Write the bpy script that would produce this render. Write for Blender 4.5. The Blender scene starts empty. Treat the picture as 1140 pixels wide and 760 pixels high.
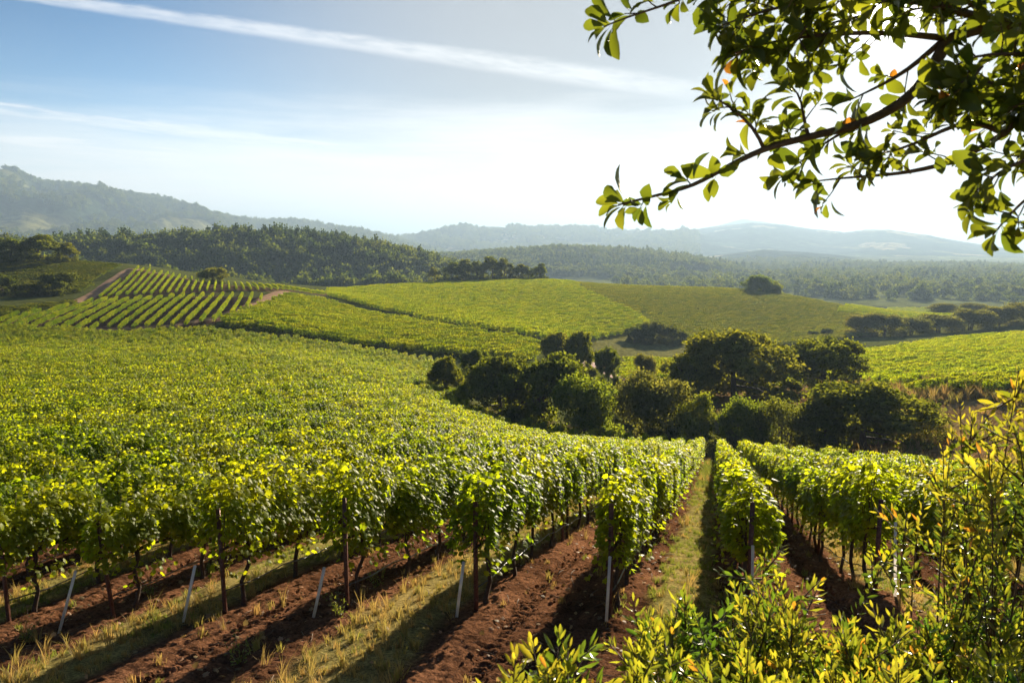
import bpy, math, numpy as np
from mathutils import Vector, Matrix
rng = np.random.default_rng(7)
R = math.radians
sc = bpy.context.scene
C = sc.collection

# ------------------------------------------------------------------ camera
F, CX, CY = 823.3, 570.0, 380.0
PITCH = math.atan(105.0 / F)
cd = bpy.data.cameras.new('camera')
cam = bpy.data.objects.new('camera', cd)
C.objects.link(cam)
cd.sensor_width = 36.0
cd.lens = 26.0
cd.clip_start = 0.05
cd.clip_end = 60000
cd.dof.use_dof = True
cd.dof.focus_distance = 16.0
cd.dof.aperture_fstop = 7.1
cam.location = (0, 0, 0)
cam.rotation_euler = (math.pi / 2 - PITCH, 0, 0)
sc.camera = cam
cp, sp = math.cos(PITCH), math.sin(PITCH)


def ray(u, v):
    a, b = (u - CX) / F, (CY - v) / F
    return np.array([a, cp + b * sp, -sp + b * cp])


def px(u, v, Y):
    d = ray(u, v)
    return d * (Y / d[1])


def project(P):
    P = np.asarray(P, float)
    fc = P[..., 1] * cp - P[..., 2] * sp
    up = P[..., 1] * sp + P[..., 2] * cp
    fc = np.where(np.abs(fc) < 1e-6, 1e-6, fc)
    return CX + F * P[..., 0] / fc, CY - F * up / fc, fc


# ------------------------------------------------------------------ sun, sky, exposure
sd = ray(960, -4)                            # lamp direction, from the lie of the shadows
sd = sd / np.linalg.norm(sd)
gd = ray(986, 10)                            # centre of the aureole in the sky
gd = gd / np.linalg.norm(gd)
SUN_EL = math.asin(sd[2])
SUN_AZ = math.atan2(sd[0], sd[1])          # clockwise from +Y
sl = bpy.data.lights.new('sun', 'SUN')
sl.energy = 5.0
sl.angle = R(0.55)
sl.color = (1.0, 0.87, 0.66)
so = bpy.data.objects.new('sun', sl)
C.objects.link(so)
so.rotation_euler = Vector((-sd[0], -sd[1], -sd[2])).to_track_quat('-Z', 'Y').to_euler()
SKY_STRENGTH = 0.047
sc.view_settings.view_transform = 'Standard'
sc.view_settings.look = 'None'
sc.view_settings.gamma = 1.0
sc.view_settings.use_curve_mapping = False
sc.view_settings.exposure = 1.78
HAZE_DENSITY = 0.00018
HAZE_ANISO = 0.31

sc.render.engine = 'CYCLES'
cy = sc.cycles
cy.use_denoising = True
try:
    cy.denoiser = 'OPENIMAGEDENOISE'
except Exception:
    pass
cy.max_bounces = 6
cy.diffuse_bounces = 3
cy.glossy_bounces = 2
cy.transmission_bounces = 4
cy.volume_bounces = 0
cy.transparent_max_bounces = 4
cy.sample_clamp_indirect = 6
cy.use_adaptive_sampling = True
cy.adaptive_threshold = 0.02
cy.caustics_reflective = False
cy.caustics_refractive = False


class NT:
    """small helper to write node graphs"""
    def __init__(self, tree):
        self.t = tree

    def n(self, kind, **kw):
        nd = self.t.nodes.new(kind)
        for k, v in kw.items():
            setattr(nd, k, v)
        return nd

    def put(self, sock, v):
        if isinstance(v, bpy.types.NodeSocket):
            self.t.links.new(v, sock)
        elif v is not None:
            sock.default_value = v

    def m(self, op, a, b=None, c=None, clamp=False):
        nd = self.n('ShaderNodeMath', operation=op, use_clamp=clamp)
        for i, v in enumerate((a, b, c)):
            self.put(nd.inputs[i], v)
        return nd.outputs[0]

    def vm(self, op, a, b=None):
        nd = self.n('ShaderNodeVectorMath', operation=op)
        self.put(nd.inputs[0], a)
        if b is not None:
            self.put(nd.inputs[1], b)
        return nd.outputs['Value'] if op == 'DOT_PRODUCT' else nd.outputs[0]

    def mix(self, f, a, b, blend='MIX'):
        nd = self.n('ShaderNodeMix', data_type='RGBA', blend_type=blend)
        self.put(nd.inputs[0], f)
        self.put(nd.inputs[6], a)
        self.put(nd.inputs[7], b)
        return nd.outputs[2]

    def rng(self, v, a, b, c=0.0, d=1.0, smooth=True):
        nd = self.n('ShaderNodeMapRange')
        if smooth:
            nd.interpolation_type = 'SMOOTHSTEP'
        for i, x in enumerate((v, a, b, c, d)):
            self.put(nd.inputs[i], x)
        return nd.outputs[0]

    def noise(self, vec, scale, detail=3.0, rough=0.55, col=False):
        nd = self.n('ShaderNodeTexNoise')
        if vec is not None:
            self.put(nd.inputs['Vector'], vec)
        nd.inputs['Scale'].default_value = scale
        nd.inputs['Detail'].default_value = detail
        nd.inputs['Roughness'].default_value = rough
        return nd.outputs['Color' if col else 'Fac']


w = bpy.data.worlds.new('World')
sc.world = w
w.use_nodes = True
wt = NT(w.node_tree)
w.node_tree.nodes.clear()
sky = wt.n('ShaderNodeTexSky', sky_type='NISHITA', sun_disc=False)
sky.sun_elevation = SUN_EL
sky.sun_rotation = SUN_AZ
sky.altitude = 100
sky.air_density = 1.0
sky.dust_density = 0.2
sky.ozone_density = 3.5
gdir = wt.n('ShaderNodeTexCoord').outputs['Generated']
gdir = wt.vm('NORMALIZE', gdir)
skycol = sky.outputs[0]


def trail(p1, p2, w1, w2, amp, soft=0.5, nscale=6.0, seed=0.0, fade=None):
    """condensation trail / cirrus streak along a great circle: directions, not screen"""
    d1 = ray(*p1); d1 /= np.linalg.norm(d1)
    d2 = ray(*p2); d2 /= np.linalg.norm(d2)
    nrm = np.cross(d1, d2); nrm /= np.linalg.norm(nrm)
    e = d2 - d1; L = np.linalg.norm(e); e /= L
    a = wt.m('DIVIDE', wt.m('SUBTRACT', wt.vm('DOT_PRODUCT', gdir, tuple(e)), float(d1 @ e)), float(L))
    dist = wt.vm('DOT_PRODUCT', gdir, tuple(nrm))
    cmb = wt.n('ShaderNodeCombineXYZ')
    wt.put(cmb.inputs[0], wt.m('MULTIPLY', a, nscale))
    wt.put(cmb.inputs[1], wt.m('MULTIPLY', dist, 70.0))
    cmb.inputs[2].default_value = seed
    nz = wt.noise(cmb.outputs[0], 1.6, 5.0, 0.62)
    dist = wt.m('ADD', dist, wt.m('MULTIPLY', wt.m('SUBTRACT', nz, 0.5), 0.5 * (w1 + w2) * soft))
    wd = wt.m('ADD', wt.m('MULTIPLY', a, w2 - w1), w1)
    q = wt.m('DIVIDE', wt.m('ABSOLUTE', dist), wt.m('MAXIMUM', wd, 0.002))
    k = wt.rng(q, 0.25, 1.0, 1.0, 0.0)
    k = wt.m('MULTIPLY', k, wt.rng(nz, 0.25, 0.65, 0.45, 1.0))
    if fade:
        k = wt.m('MULTIPLY', k, wt.rng(a, fade[0], fade[1], 1.0, 0.0))
    return wt.m('MULTIPLY', k, amp)


cosn = wt.m('MAXIMUM', wt.vm('DOT_PRODUCT', gdir, tuple(gd)), 0.0)
cl = trail((60, 0), (740, 97), 0.008, 0.019, 0.55, 0.6, 9.0, 1.3, (0.85, 1.25))
for tr in (trail((0, 122), (560, 190), 0.010, 0.026, 0.75, 0.9, 4.0, 4.1, (0.7, 1.3)),
           trail((0, 160), (620, 205), 0.020, 0.032, 0.85, 1.1, 3.0, 7.7, (0.8, 1.5)),
           trail((0, 195), (600, 225), 0.045, 0.05, 0.45, 1.0, 3.0, 2.2)):
    cl = wt.m('MAXIMUM', cl, tr)
glow_w = wt.m('POWER', cosn, 14.0)
glow_m = wt.m('POWER', cosn, 110.0)
glow_n = wt.m('POWER', cosn, 2500.0)
sep = wt.n('ShaderNodeSeparateXYZ')
wt.put(sep.inputs[0], gdir)
elev = sep.outputs[2]
# deep clear blue high up, a thin grey veil of cirrus towards the sun, dust whitening the horizon
blue = wt.mix(wt.rng(elev, 0.08, 0.36), (0.86, 0.95, 1.0, 1), (0.17, 0.41, 0.57, 1))
skyc = wt.mix(1.0, skycol, blue, 'MULTIPLY')
skyc = wt.mix(wt.rng(cosn, 0.60, 0.93, 0.0, 0.92), skyc, (3.3, 3.35, 3.45, 1))
sc3 = wt.n('ShaderNodeMapping')
sc3.inputs['Scale'].default_value = (2.2, 2.2, 22.0)
sc3.inputs['Rotation'].default_value = (0.0, -0.10, 0.0)
wt.put(sc3.inputs['Vector'], gdir)
wisp = wt.noise(sc3.outputs[0], 1.3, 6.0, 0.6)
elev_w = wt.m('ADD', elev, wt.m('MULTIPLY', wt.m('SUBTRACT', wisp, 0.5), 0.13))
low = wt.rng(wt.m('ADD', elev_w, wt.m('MULTIPLY', cosn, -0.05)), 0.03, 0.165, 0.97, 0.0)
skyc = wt.mix(wt.m('MAXIMUM', cl, low), skyc, (7.6, 7.55, 7.5, 1))
glow = wt.m('ADD', wt.m('MULTIPLY', glow_w, 0.15), wt.m('ADD', wt.m('MULTIPLY', glow_m, 3.0), wt.m('MULTIPLY', glow_n, 80.0)))
skyc = wt.mix(1.0, skyc, wt.mix(1.0, (1.0, 0.96, 0.9, 1), glow, 'MULTIPLY'), 'ADD')
bg = wt.n('ShaderNodeBackground')
wt.put(bg.inputs['Color'], skyc)
bg.inputs['Strength'].default_value = SKY_STRENGTH
wo = wt.n('ShaderNodeOutputWorld')
w.node_tree.links.new(bg.outputs[0], wo.inputs['Surface'])


# ------------------------------------------------------------------ noise in numpy
def _hash(ix, iy, s):
    h = (ix.astype(np.int64) * 374761393 + iy.astype(np.int64) * 668265263 + s * 1442695041) & 0xFFFFFFFF
    h = ((h ^ (h >> 13)) * 1274126177) & 0xFFFFFFFF
    return ((h ^ (h >> 16)) & 0xFFFF) / 65535.0


def vnoise(x, y, s=0):
    ix, iy = np.floor(x), np.floor(y)
    fx, fy = x - ix, y - iy
    fx = fx * fx * (3 - 2 * fx); fy = fy * fy * (3 - 2 * fy)
    a, b = _hash(ix, iy, s), _hash(ix + 1, iy, s)
    c, d = _hash(ix, iy + 1, s), _hash(ix + 1, iy + 1, s)
    return (a * (1 - fx) + b * fx) * (1 - fy) + (c * (1 - fx) + d * fx) * fy


def fbm(x, y, s=0, o=4):
    t, a, n = 0, 1.0, 0
    for i in range(o):
        t = t + a * vnoise(x * 2 ** i, y * 2 ** i, s + i * 17)
        n += a; a *= 0.5
    return t / n


def sstep(a, b, x):
    t = np.clip((x - a) / (b - a), 0, 1)
    return t * t * (3 - 2 * t)


# ------------------------------------------------------------------ terrain heights
vp = ray(797, 474)
RA = math.atan2(vp[0], vp[1])                       # heading of the vine rows
DX, DY = math.sin(RA), math.cos(RA)


def st(s, t):
    return s * DY + t * DX, -s * DX + t * DY


def to_st(x, y):
    return x * DY - y * DX, x * DX + y * DY


S0, DS, DT = -1.33, 1.85, 1.5                       # first row left of the track, row and vine spacing

G = [(100, 695, 10.6), (228, 690, 10.3), (368, 682, 10.1), (525, 685, 9.9), (680, 690, 9.7), (838, 688, 9.8),
     (995, 664, 10.5), (-150, 700, 11.6),
     # bank on the right beyond the creek
     (1045, 486, 76), (1140, 484, 74), (1050, 440, 92), (1050, 428, 110), (1140, 428, 108), (1250, 430, 105),
     (985, 432, 110), (780, 488, 84), (850, 490, 84), (930, 490, 84),
     # valley bottom behind the creek trees
     (650, 402, 170), (700, 396, 190), (720, 385, 222), (860, 391, 200), (930, 385, 240), (760, 381, 232), (860, 383, 245),
     (960, 376, 262), (800, 430, 118), (690, 428, 125), (900, 425, 122),
     # road line and blocks of the middle hill
     (245, 364, 145), (400, 384, 150), (590, 400, 150), (330, 372, 147), (500, 394, 147),
     (400, 356, 200), (500, 366, 190), (600, 379, 180), (365, 330, 270), (480, 341, 260), (600, 341, 280), (680, 356, 262),
     (370, 324, 325), (430, 320, 360), (500, 317, 390), (600, 314, 402), (550, 315, 398), (650, 318, 420), (700, 321, 432), (800, 323, 432),
     (860, 327, 410), (950, 343, 380), (1010, 363, 330), (800, 351, 310), (900, 355, 320),
     # left knoll
     (120, 363, 152), (0, 366, 140), (-120, 366, 140), (120, 341, 180), (200, 331, 200), (315, 324, 228), (50, 291, 282), (150, 298, 270),
     (237, 316, 262), (320, 322, 258), (0, 341, 172), (60, 331, 200), (100, 326, 210), (-100, 286, 282), (0, 291, 286), (0, 321, 230),
     (100, 294, 277), (200, 309, 264),
     # far right field
     (1140, 350, 400), (1080, 352, 380)]
CAN = [  # canopy surface of the front block (ground 2 m lower)
    (100, 480, 23), (100, 450, 37), (100, 430, 52), (100, 410, 72), (100, 390, 99), (100, 373, 132),
    (-80, 480, 22), (-80, 440, 43), (-80, 410, 71), (-80, 390, 98), (-80, 373, 131),
    (300, 500, 17), (300, 470, 28), (300, 450, 39), (300, 430, 53), (300, 410, 73), (300, 390, 101), (300, 374, 133),
    (450, 510, 16), (450, 480, 28), (450, 460, 41), (450, 440, 60), (450, 420, 86), (450, 398, 127),
    (600, 490, 40), (600, 478, 72), (520, 450, 80), (560, 470, 62),
    # field on the right beyond the bank
    (1000, 420, 122), (1080, 416, 118), (950, 407, 140), (1080, 391, 160), (1140, 370, 215), (1140, 395, 150), (1250, 370, 215)]
P = [px(*g) for g in G] + [px(*g) - np.array([0, 0, 2.0]) for g in CAN]
for s_, ts in ((-0.4, (16, 24, 35, 48, 62, 76)), (-4, (14, 22, 32)), (4, (14, 22, 32, 45, 58)), (9, (14, 22, 32, 45, 56)), (16, (14, 24, 36, 50)),
               (26, (12, 30, 50))):
    for t_ in ts:
        x_, y_ = st(s_, t_)
        P.append(np.array([x_, y_, -2.75 - 0.2456 * t_ / DY * DY - 0.008 * x_ + 0.012 * max(0, x_ - 4) + 0.0012 * max(0, t_ - 50) ** 2 * 0.3]))
for q in ((0, 2.2, -3.0), (2, 2.5, -2.9), (-2.5, 2.2, -3.3), (0, 4, -4.1), (3, 4, -3.8), (-4, 4, -4.3), (0, 7, -4.85), (-8, 7.5, -5.2), (8, 7, -4.4),
          (-3, 0, -2.4), (3, 0, -2.2), (-14, 3, -5.5), (14, 3, -3.6), (30, 5, -3.5), (-30, 5, -6), (-60, 10, -8), (60, 15, -7),
          (-2, -3, -1.7), (2, -3, -1.7), (-20, -30, -2), (20, -30, -1), (-150, -50, -8), (150, -50, -8), (-150, 60, -13), (150, 60, -18),
          (-260, 100, -10), (260, 140, -26), (-330, 0, -10), (330, 0, -15), (-30, -200, -4), (30, -200, -4), (-300, -300, -10), (300, -300, -10),
          (-330, 240, -4), (-260, 420, -16), (-150, 420, -20), (-60, 430, -24), (-300, 560, -38), (-100, 560, -38), (40, 560, -42), (150, 560, -48),
          (250, 560, -58), (400, 560, -60), (300, 420, -50), (380, 300, -38), (170, 480, -36), (100, 500, -34), (-10, 480, -28), (-420, 300, -12)):
    P.append(np.array(q, float))
P = np.array(P)


def warp(x, y):
    r = np.maximum(np.hypot(x, y), 2.0)
    return np.arctan2(x, y), 0.55 * np.log(r)


pa, pb = warp(P[:, 0], P[:, 1])


def _phi(d2):
    return 0.5 * d2 * np.log(np.maximum(d2, 1e-12))


n_ = len(P)
A = np.zeros((n_ + 3, n_ + 3))
A[:n_, :n_] = _phi((pa[:, None] - pa) ** 2 + (pb[:, None] - pb) ** 2) + np.eye(n_) * 0.0006
A[:n_, n_] = 1; A[:n_, n_ + 1] = pa; A[:n_, n_ + 2] = pb
A[n_:, :n_] = A[:n_, n_:].T
sol = np.linalg.solve(A, np.concatenate([P[:, 2], np.zeros(3)]))

RIDGES = []


def ridge(pts, dist, wf, wb, rough, seed, drop=0.0):
    az, el = [], []
    for u, v in pts:
        d = ray(u, v + drop)
        az.append(math.atan2(d[0], d[1])); el.append(d[2] / math.hypot(d[0], d[1]))
    RIDGES.append((np.array(az), np.array(el), dist, wf, wb, rough, seed))


ridge([(-260, 282), (-100, 275), (0, 272), (60, 271), (100, 267), (150, 266), (200, 262), (260, 258), (310, 261), (360, 264), (400, 269),
       (450, 277), (480, 285), (520, 300), (560, 316)], 700, 190, 260, 0.06, 3, 13)
ridge([(380, 312), (440, 296), (480, 284), (540, 279), (620, 274), (680, 276), (720, 279), (780, 287), (860, 302), (940, 318)], 1700, 520, 500, 0.10, 5, 5)
ridge([(-400, 170), (-200, 182), (0, 197), (20, 198), (50, 208), (75, 209), (100, 215), (150, 223), (180, 226), (200, 233), (250, 243), (290, 249), (320, 248), (345, 250),
       (400, 259), (440, 267), (520, 288), (620, 306)], 4600, 2100, 1600, 0.18, 11)
ridge([(250, 300), (360, 280), (420, 266), (450, 263), (500, 253), (515, 252), (560, 254), (620, 255), (700, 256), (760, 257), (850, 272), (960, 300)], 5600, 2000, 1500, 0.15, 23)
ridge([(640, 292), (700, 268), (740, 261), (760, 258), (800, 252), (836, 248), (870, 250), (900, 255), (940, 259), (965, 256), (990, 256), (1030, 262), (1070, 269),
       (1140, 279), (1300, 290), (1500, 296)], 6400, 2300, 1800, 0.16, 31)
ridge([(720, 275), (770, 256), (800, 251), (826, 244), (850, 247), (880, 254), (930, 270)], 9500, 1800, 1800, 0.05, 41)
ridge([(600, 312), (680, 300), (740, 291), (800, 284), (850, 278), (900, 281), (960, 287), (1000, 292), (1080, 297), (1140, 302), (1400, 300)], 3300, 900, 1100, 0.2, 53)
ridge([(820, 320), (880, 306), (940, 296), (980, 298), (1040, 306), (1120, 318), (1200, 322)], 2300, 500, 700, 0.15, 61)


def H0(x, y):
    """large forms only"""
    x = np.asarray(x, float); y = np.asarray(y, float)
    sh = x.shape
    x = x.ravel(); y = y.ravel()
    out = np.empty(len(x))
    for i in range(0, len(x), 40000):
        xs, ys = x[i:i + 40000], y[i:i + 40000]
        a, b = warp(xs, ys)
        z = _phi((a[:, None] - pa) ** 2 + (b[:, None] - pb) ** 2) @ sol[:n_] + sol[n_] + sol[n_ + 1] * a + sol[n_ + 2] * b
        r = np.hypot(xs, ys)
        az = np.arctan2(xs, ys)
        k = sstep(470, 640, r)
        val = -58 + 14 * (fbm(xs / 900, ys / 900, 9, 3) - 0.5) - 0.002 * np.clip(r - 700, 0, 3000) * 0
        z = z * (1 - k) + val * k
        for raz, rel, dist, wf, wb, rough, seed in RIDGES:
            el = np.interp(az, raz, rel)
            edge = sstep(raz[0] - 0.10, raz[0] + 0.02, az) * (1 - sstep(raz[-1] - 0.02, raz[-1] + 0.10, az))
            q = (r - dist)
            q = np.where(q < 0, q / wf, q / wb)
            bump = np.exp(-(q * 1.5) ** 2)
            top = el * dist + 58
            wx = xs + 0.25 * wf * (fbm(xs / (wf * 0.6), ys / (wf * 0.6), seed + 9, 2) - 0.5)
            n1 = 1 - np.abs(fbm(wx / (wf * 0.26) + seed, ys / (wf * 0.40), seed, 5) - 0.5) * 5.5
            hgt = top * bump * (1 + n1 * rough * 2.3 * (1 - bump ** 3))
            zz = -58 + hgt * edge
            z = np.where((r > 430) & (zz > z), zz * sstep(430, 520, r) + z * (1 - sstep(430, 520, r)), z)
        out[i:i + 40000] = z
    return out.reshape(sh)


def H1(x, y):
    return float(H0(np.array([x]), np.array([y]))[0])


def hit(u, v, up=0.0, ymin=3.0, ymax=650.0):
    d = ray(u, v); d = d / d[1]
    ys = np.geomspace(ymin, ymax, 2500)
    xs = d[0] * ys; zs = d[2] * ys
    g = H0(xs, ys) + up
    idx = np.nonzero(zs < g)[0]
    if len(idx):
        i = idx[0]
    else:
        i = int(np.argmin((zs - g) / ys))
    return float(xs[i]), float(ys[i])


def inpoly(x, y, poly):
    c = np.zeros(x.shape, bool)
    n = len(poly)
    for i in range(n):
        x1, y1 = poly[i]; x2, y2 = poly[(i + 1) % n]
        cond = (y1 > y) != (y2 > y)
        xi = (x2 - x1) * (y - y1) / ((y2 - y1) if y2 != y1 else 1e-9) + x1
        c ^= cond & (x < xi)
    return c


# ------------------------------------------------------------------ helpers: objects
def new_mesh(name, verts, faces, mat=None, cols=None, smooth=False, sizes=None):
    """faces: list of lists, or an (n,k) array"""
    me = bpy.data.meshes.new(name)
    verts = np.asarray(verts, np.float32)
    me.vertices.add(len(verts))
    me.vertices.foreach_set('co', verts.ravel())
    if isinstance(faces, np.ndarray):
        k = faces.shape[1]
        me.loops.add(faces.size)
        me.loops.foreach_set('vertex_index', faces.ravel().astype(np.int32))
        me.polygons.add(len(faces))
        me.polygons.foreach_set('loop_start', np.arange(0, faces.size, k, dtype=np.int32))
    else:
        ls = np.cumsum([0] + [len(f) for f in faces[:-1]]).astype(np.int32)
        fl = np.array([i for f in faces for i in f], np.int32)
        me.loops.add(len(fl))
        me.loops.foreach_set('vertex_index', fl)
        me.polygons.add(len(faces))
        me.polygons.foreach_set('loop_start', ls)
    me.update(calc_edges=True)
    if smooth:
        me.polygons.foreach_set('use_smooth', np.ones(len(me.polygons), bool))
    if cols is not None:
        at = me.attributes.new('tint', 'FLOAT_COLOR', 'POINT')
        c4 = np.ones((len(verts), 4), np.float32)
        c4[:, :3] = cols
        at.data.foreach_set('color', c4.ravel())
    if mat:
        me.materials.append(mat)
    return me


def link(name, me, parent=None, loc=None):
    o = bpy.data.objects.new(name, me)
    C.objects.link(o)
    if parent is not None:
        o.parent = parent
    if loc is not None:
        o.location = loc
    return o


def thing(name, label, cat, loc=(0, 0, 0), rz=0.0, group=None, scale=None):
    o = link(name, None, None, loc)
    o.rotation_euler = (0, 0, rz)
    if scale is not None:
        o.scale = scale
    o.empty_display_size = 0.2
    o['label'] = label
    o['category'] = cat
    if group:
        o['group'] = group
    return o


def mark(o, label, kind=None, cat=None, group=None):
    o['label'] = label
    if kind:
        o['kind'] = kind
    if cat:
        o['category'] = cat
    if group:
        o['group'] = group
    return o


def tubes(paths, sides=6):
    """paths: list of (points, radii) -> verts, faces(list)"""
    V, Fc = [], []
    for pts, rad in paths:
        pts = np.asarray(pts, float)
        n = len(pts)
        rad = np.broadcast_to(np.asarray(rad, float), (n,))
        tan = np.gradient(pts, axis=0)
        tan /= np.linalg.norm(tan, axis=1)[:, None] + 1e-9
        ref = np.array([0.31, 0.2, 0.93])
        if abs(tan[0] @ ref) > 0.9:
            ref = np.array([1.0, 0.1, 0.0])
        base = len(V)
        for i in range(n):
            a = np.cross(tan[i], ref); a /= np.linalg.norm(a) + 1e-9
            b = np.cross(tan[i], a)
            for k in range(sides):
                th = 2 * math.pi * k / sides
                V.append(pts[i] + rad[i] * (math.cos(th) * a + math.sin(th) * b))
        for i in range(n - 1):
            for k in range(sides):
                k2 = (k + 1) % sides
                Fc.append([base + i * sides + k, base + i * sides + k2, base + (i + 1) * sides + k2, base + (i + 1) * sides + k])
        Fc.append([base + k for k in range(sides)][::-1])
        Fc.append([base + (n - 1) * sides + k for k in range(sides)])
    return V, Fc


def boxes(bl):
    V, Fc = [], []
    for (x0, y0, z0, x1, y1, z1) in bl:
        b = len(V)
        V += [(x0, y0, z0), (x1, y0, z0), (x1, y1, z0), (x0, y1, z0), (x0, y0, z1), (x1, y0, z1), (x1, y1, z1), (x0, y1, z1)]
        Fc += [[b + i for i in f] for f in ((0, 3, 2, 1), (4, 5, 6, 7), (0, 1, 5, 4), (1, 2, 6, 5), (2, 3, 7, 6), (3, 0, 4, 7))]
    return V, Fc


# leaf templates: local x = width, y = length, z = normal
def tpl_fan(outline, cup=0.12):
    o = np.array(outline, float)
    c = np.array([[0, 0.45, -cup * 0.3]])
    z = cup * (np.abs(o[:, :1]) * 1.2 + (o[:, 1:2] - 0.45) ** 2 * 0.9) - cup * 0.3
    v = np.concatenate([c, np.concatenate([o, z], 1)])
    n = len(o)
    f = np.array([[0, 1 + i, 1 + (i + 1) % n] for i in range(n)])
    return v, f


VINE_LEAF = tpl_fan([(0.0, 0.02), (-0.26, -0.08), (-0.47, 0.22), (-0.38, 0.42), (-0.46, 0.70), (-0.20, 0.72), (0.0, 1.0),
                     (0.20, 0.72), (0.46, 0.70), (0.38, 0.42), (0.47, 0.22), (0.26, -0.08)], -0.22)
OVAL_LEAF = tpl_fan([(0.0, 0.0), (-0.11, 0.22), (-0.165, 0.5), (-0.12, 0.78), (0.0, 1.0), (0.12, 0.78), (0.165, 0.5), (0.11, 0.22)], 0.6)


def tpl_fold(half, fold=0.35, curl=0.12):
    """leaf folded along its midrib; half = [(halfwidth, y)]"""
    v, f = [], []
    for k, (hw, y_) in enumerate(half):
        zc = -curl * (y_ - 0.4) ** 2 * 2
        v += [(-hw, y_, zc + fold * hw), (0, y_, zc), (hw, y_, zc + fold * hw)]
        if k:
            a = 3 * (k - 1)
            f += [[a, a + 1, a + 4, a + 3], [a + 1, a + 2, a + 5, a + 4]]
    return np.array(v, float), np.array(f)


OAK_LEAF = tpl_fold([(0.012, 0.0), (0.014, 0.10), (0.10, 0.22), (0.17, 0.40), (0.20, 0.52), (0.245, 0.66), (0.20, 0.80), (0.15, 0.90), (0.02, 1.0)], 0.45, 0.25)
QUAD_LEAF = (np.array([[0, 0, 0], [-0.5, 0.45, 0.10], [0, 1.0, 0.02], [0.5, 0.55, 0.10]]), np.array([[0, 3, 2], [0, 2, 1]]))


def unit(a):
    return a / (np.linalg.norm(a, axis=-1, keepdims=True) + 1e-9)


def leaves(pos, axis, nrm, size, tpl, cols, wid=None):
    """arrays of leaf placements -> verts, faces, colours"""
    tv, tf = tpl
    axis = unit(axis)
    x = unit(np.cross(axis, nrm))
    z = np.cross(x, axis)
    size = np.broadcast_to(np.asarray(size, float), (len(pos),))
    wd = size if wid is None else size * wid
    V = (pos[:, None] + tv[None, :, 0:1] * x[:, None] * wd[:, None, None] + tv[None, :, 1:2] * axis[:, None] * size[:, None, None]
         + tv[None, :, 2:3] * z[:, None] * size[:, None, None])
    n, k = len(pos), len(tv)
    Fc = (tf[None] + (np.arange(n) * k)[:, None, None]).reshape(-1, tf.shape[1])
    return V.reshape(-1, 3), Fc, np.repeat(cols, k, axis=0)


# ------------------------------------------------------------------ materials
def mat_new(name):
    m = bpy.data.materials.new(name)
    m.use_nodes = True
    m.node_tree.nodes.clear()
    return m, NT(m.node_tree)


def leaf_mat(name, trans=0.45, tgain=(2.6, 2.3, 1.0), rough=0.42, spec=0.35, objvar=0.25):
    m, t = mat_new(name)
    at = t.n('ShaderNodeAttribute', attribute_name='tint').outputs['Color']
    rnd = t.n('ShaderNodeObjectInfo').outputs['Random']
    hv = t.n('ShaderNodeHueSaturation')
    t.put(hv.inputs['Hue'], t.m('ADD', t.m('MULTIPLY', rnd, -0.035), 0.515))
    t.put(hv.inputs['Value'], t.m('ADD', t.m('MULTIPLY', rnd, objvar), 1 - objvar / 2))
    t.put(hv.inputs['Color'], at)
    col = hv.outputs[0]
    if spec <= 0:
        p = t.n('ShaderNodeBsdfDiffuse')
        t.put(p.inputs['Color'], col)
    else:
        p = t.n('ShaderNodeBsdfPrincipled')
        t.put(p.inputs['Base Color'], col)
        p.inputs['Roughness'].default_value = rough
        p.inputs['Specular IOR Level'].default_value = spec
    tr = t.n('ShaderNodeBsdfTranslucent')
    t.put(tr.inputs['Color'], t.mix(1.0, col, (*tgain, 1), 'MULTIPLY'))
    mx = t.n('ShaderNodeMixShader')
    mx.inputs[0].default_value = trans
    t.t.links.new(p.outputs[0], mx.inputs[1])
    t.t.links.new(tr.outputs[0], mx.inputs[2])
    o = t.n('ShaderNodeOutputMaterial')
    t.t.links.new(mx.outputs[0], o.inputs['Surface'])
    return m


def plain_mat(name, col, rough=0.7, metal=0.0, spec=0.3, nscale=20.0, namp=0.35, bump=0.0, col2=None):
    m, t = mat_new(name)
    co = t.n('ShaderNodeTexCoord').outputs['Object']
    nz = t.noise(co, nscale, 4.0)
    c2 = col2 or tuple(c * (1 - namp) for c in col)
    p = t.n('ShaderNodeBsdfPrincipled')
    t.put(p.inputs['Base Color'], t.mix(t.rng(nz, 0.35, 0.65), (*c2, 1), (*col, 1)))
    p.inputs['Roughness'].default_value = rough
    p.inputs['Metallic'].default_value = metal
    p.inputs['Specular IOR Level'].default_value = spec
    if bump:
        b = t.n('ShaderNodeBump')
        b.inputs['Strength'].default_value = bump
        b.inputs['Distance'].default_value = 0.01
        t.put(b.inputs['Height'], t.noise(co, nscale * 2.5, 4.0))
        t.t.links.new(b.outputs[0], p.inputs['Normal'])
    o = t.n('ShaderNodeOutputMaterial')
    t.t.links.new(p.outputs[0], o.inputs['Surface'])
    return m


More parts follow.
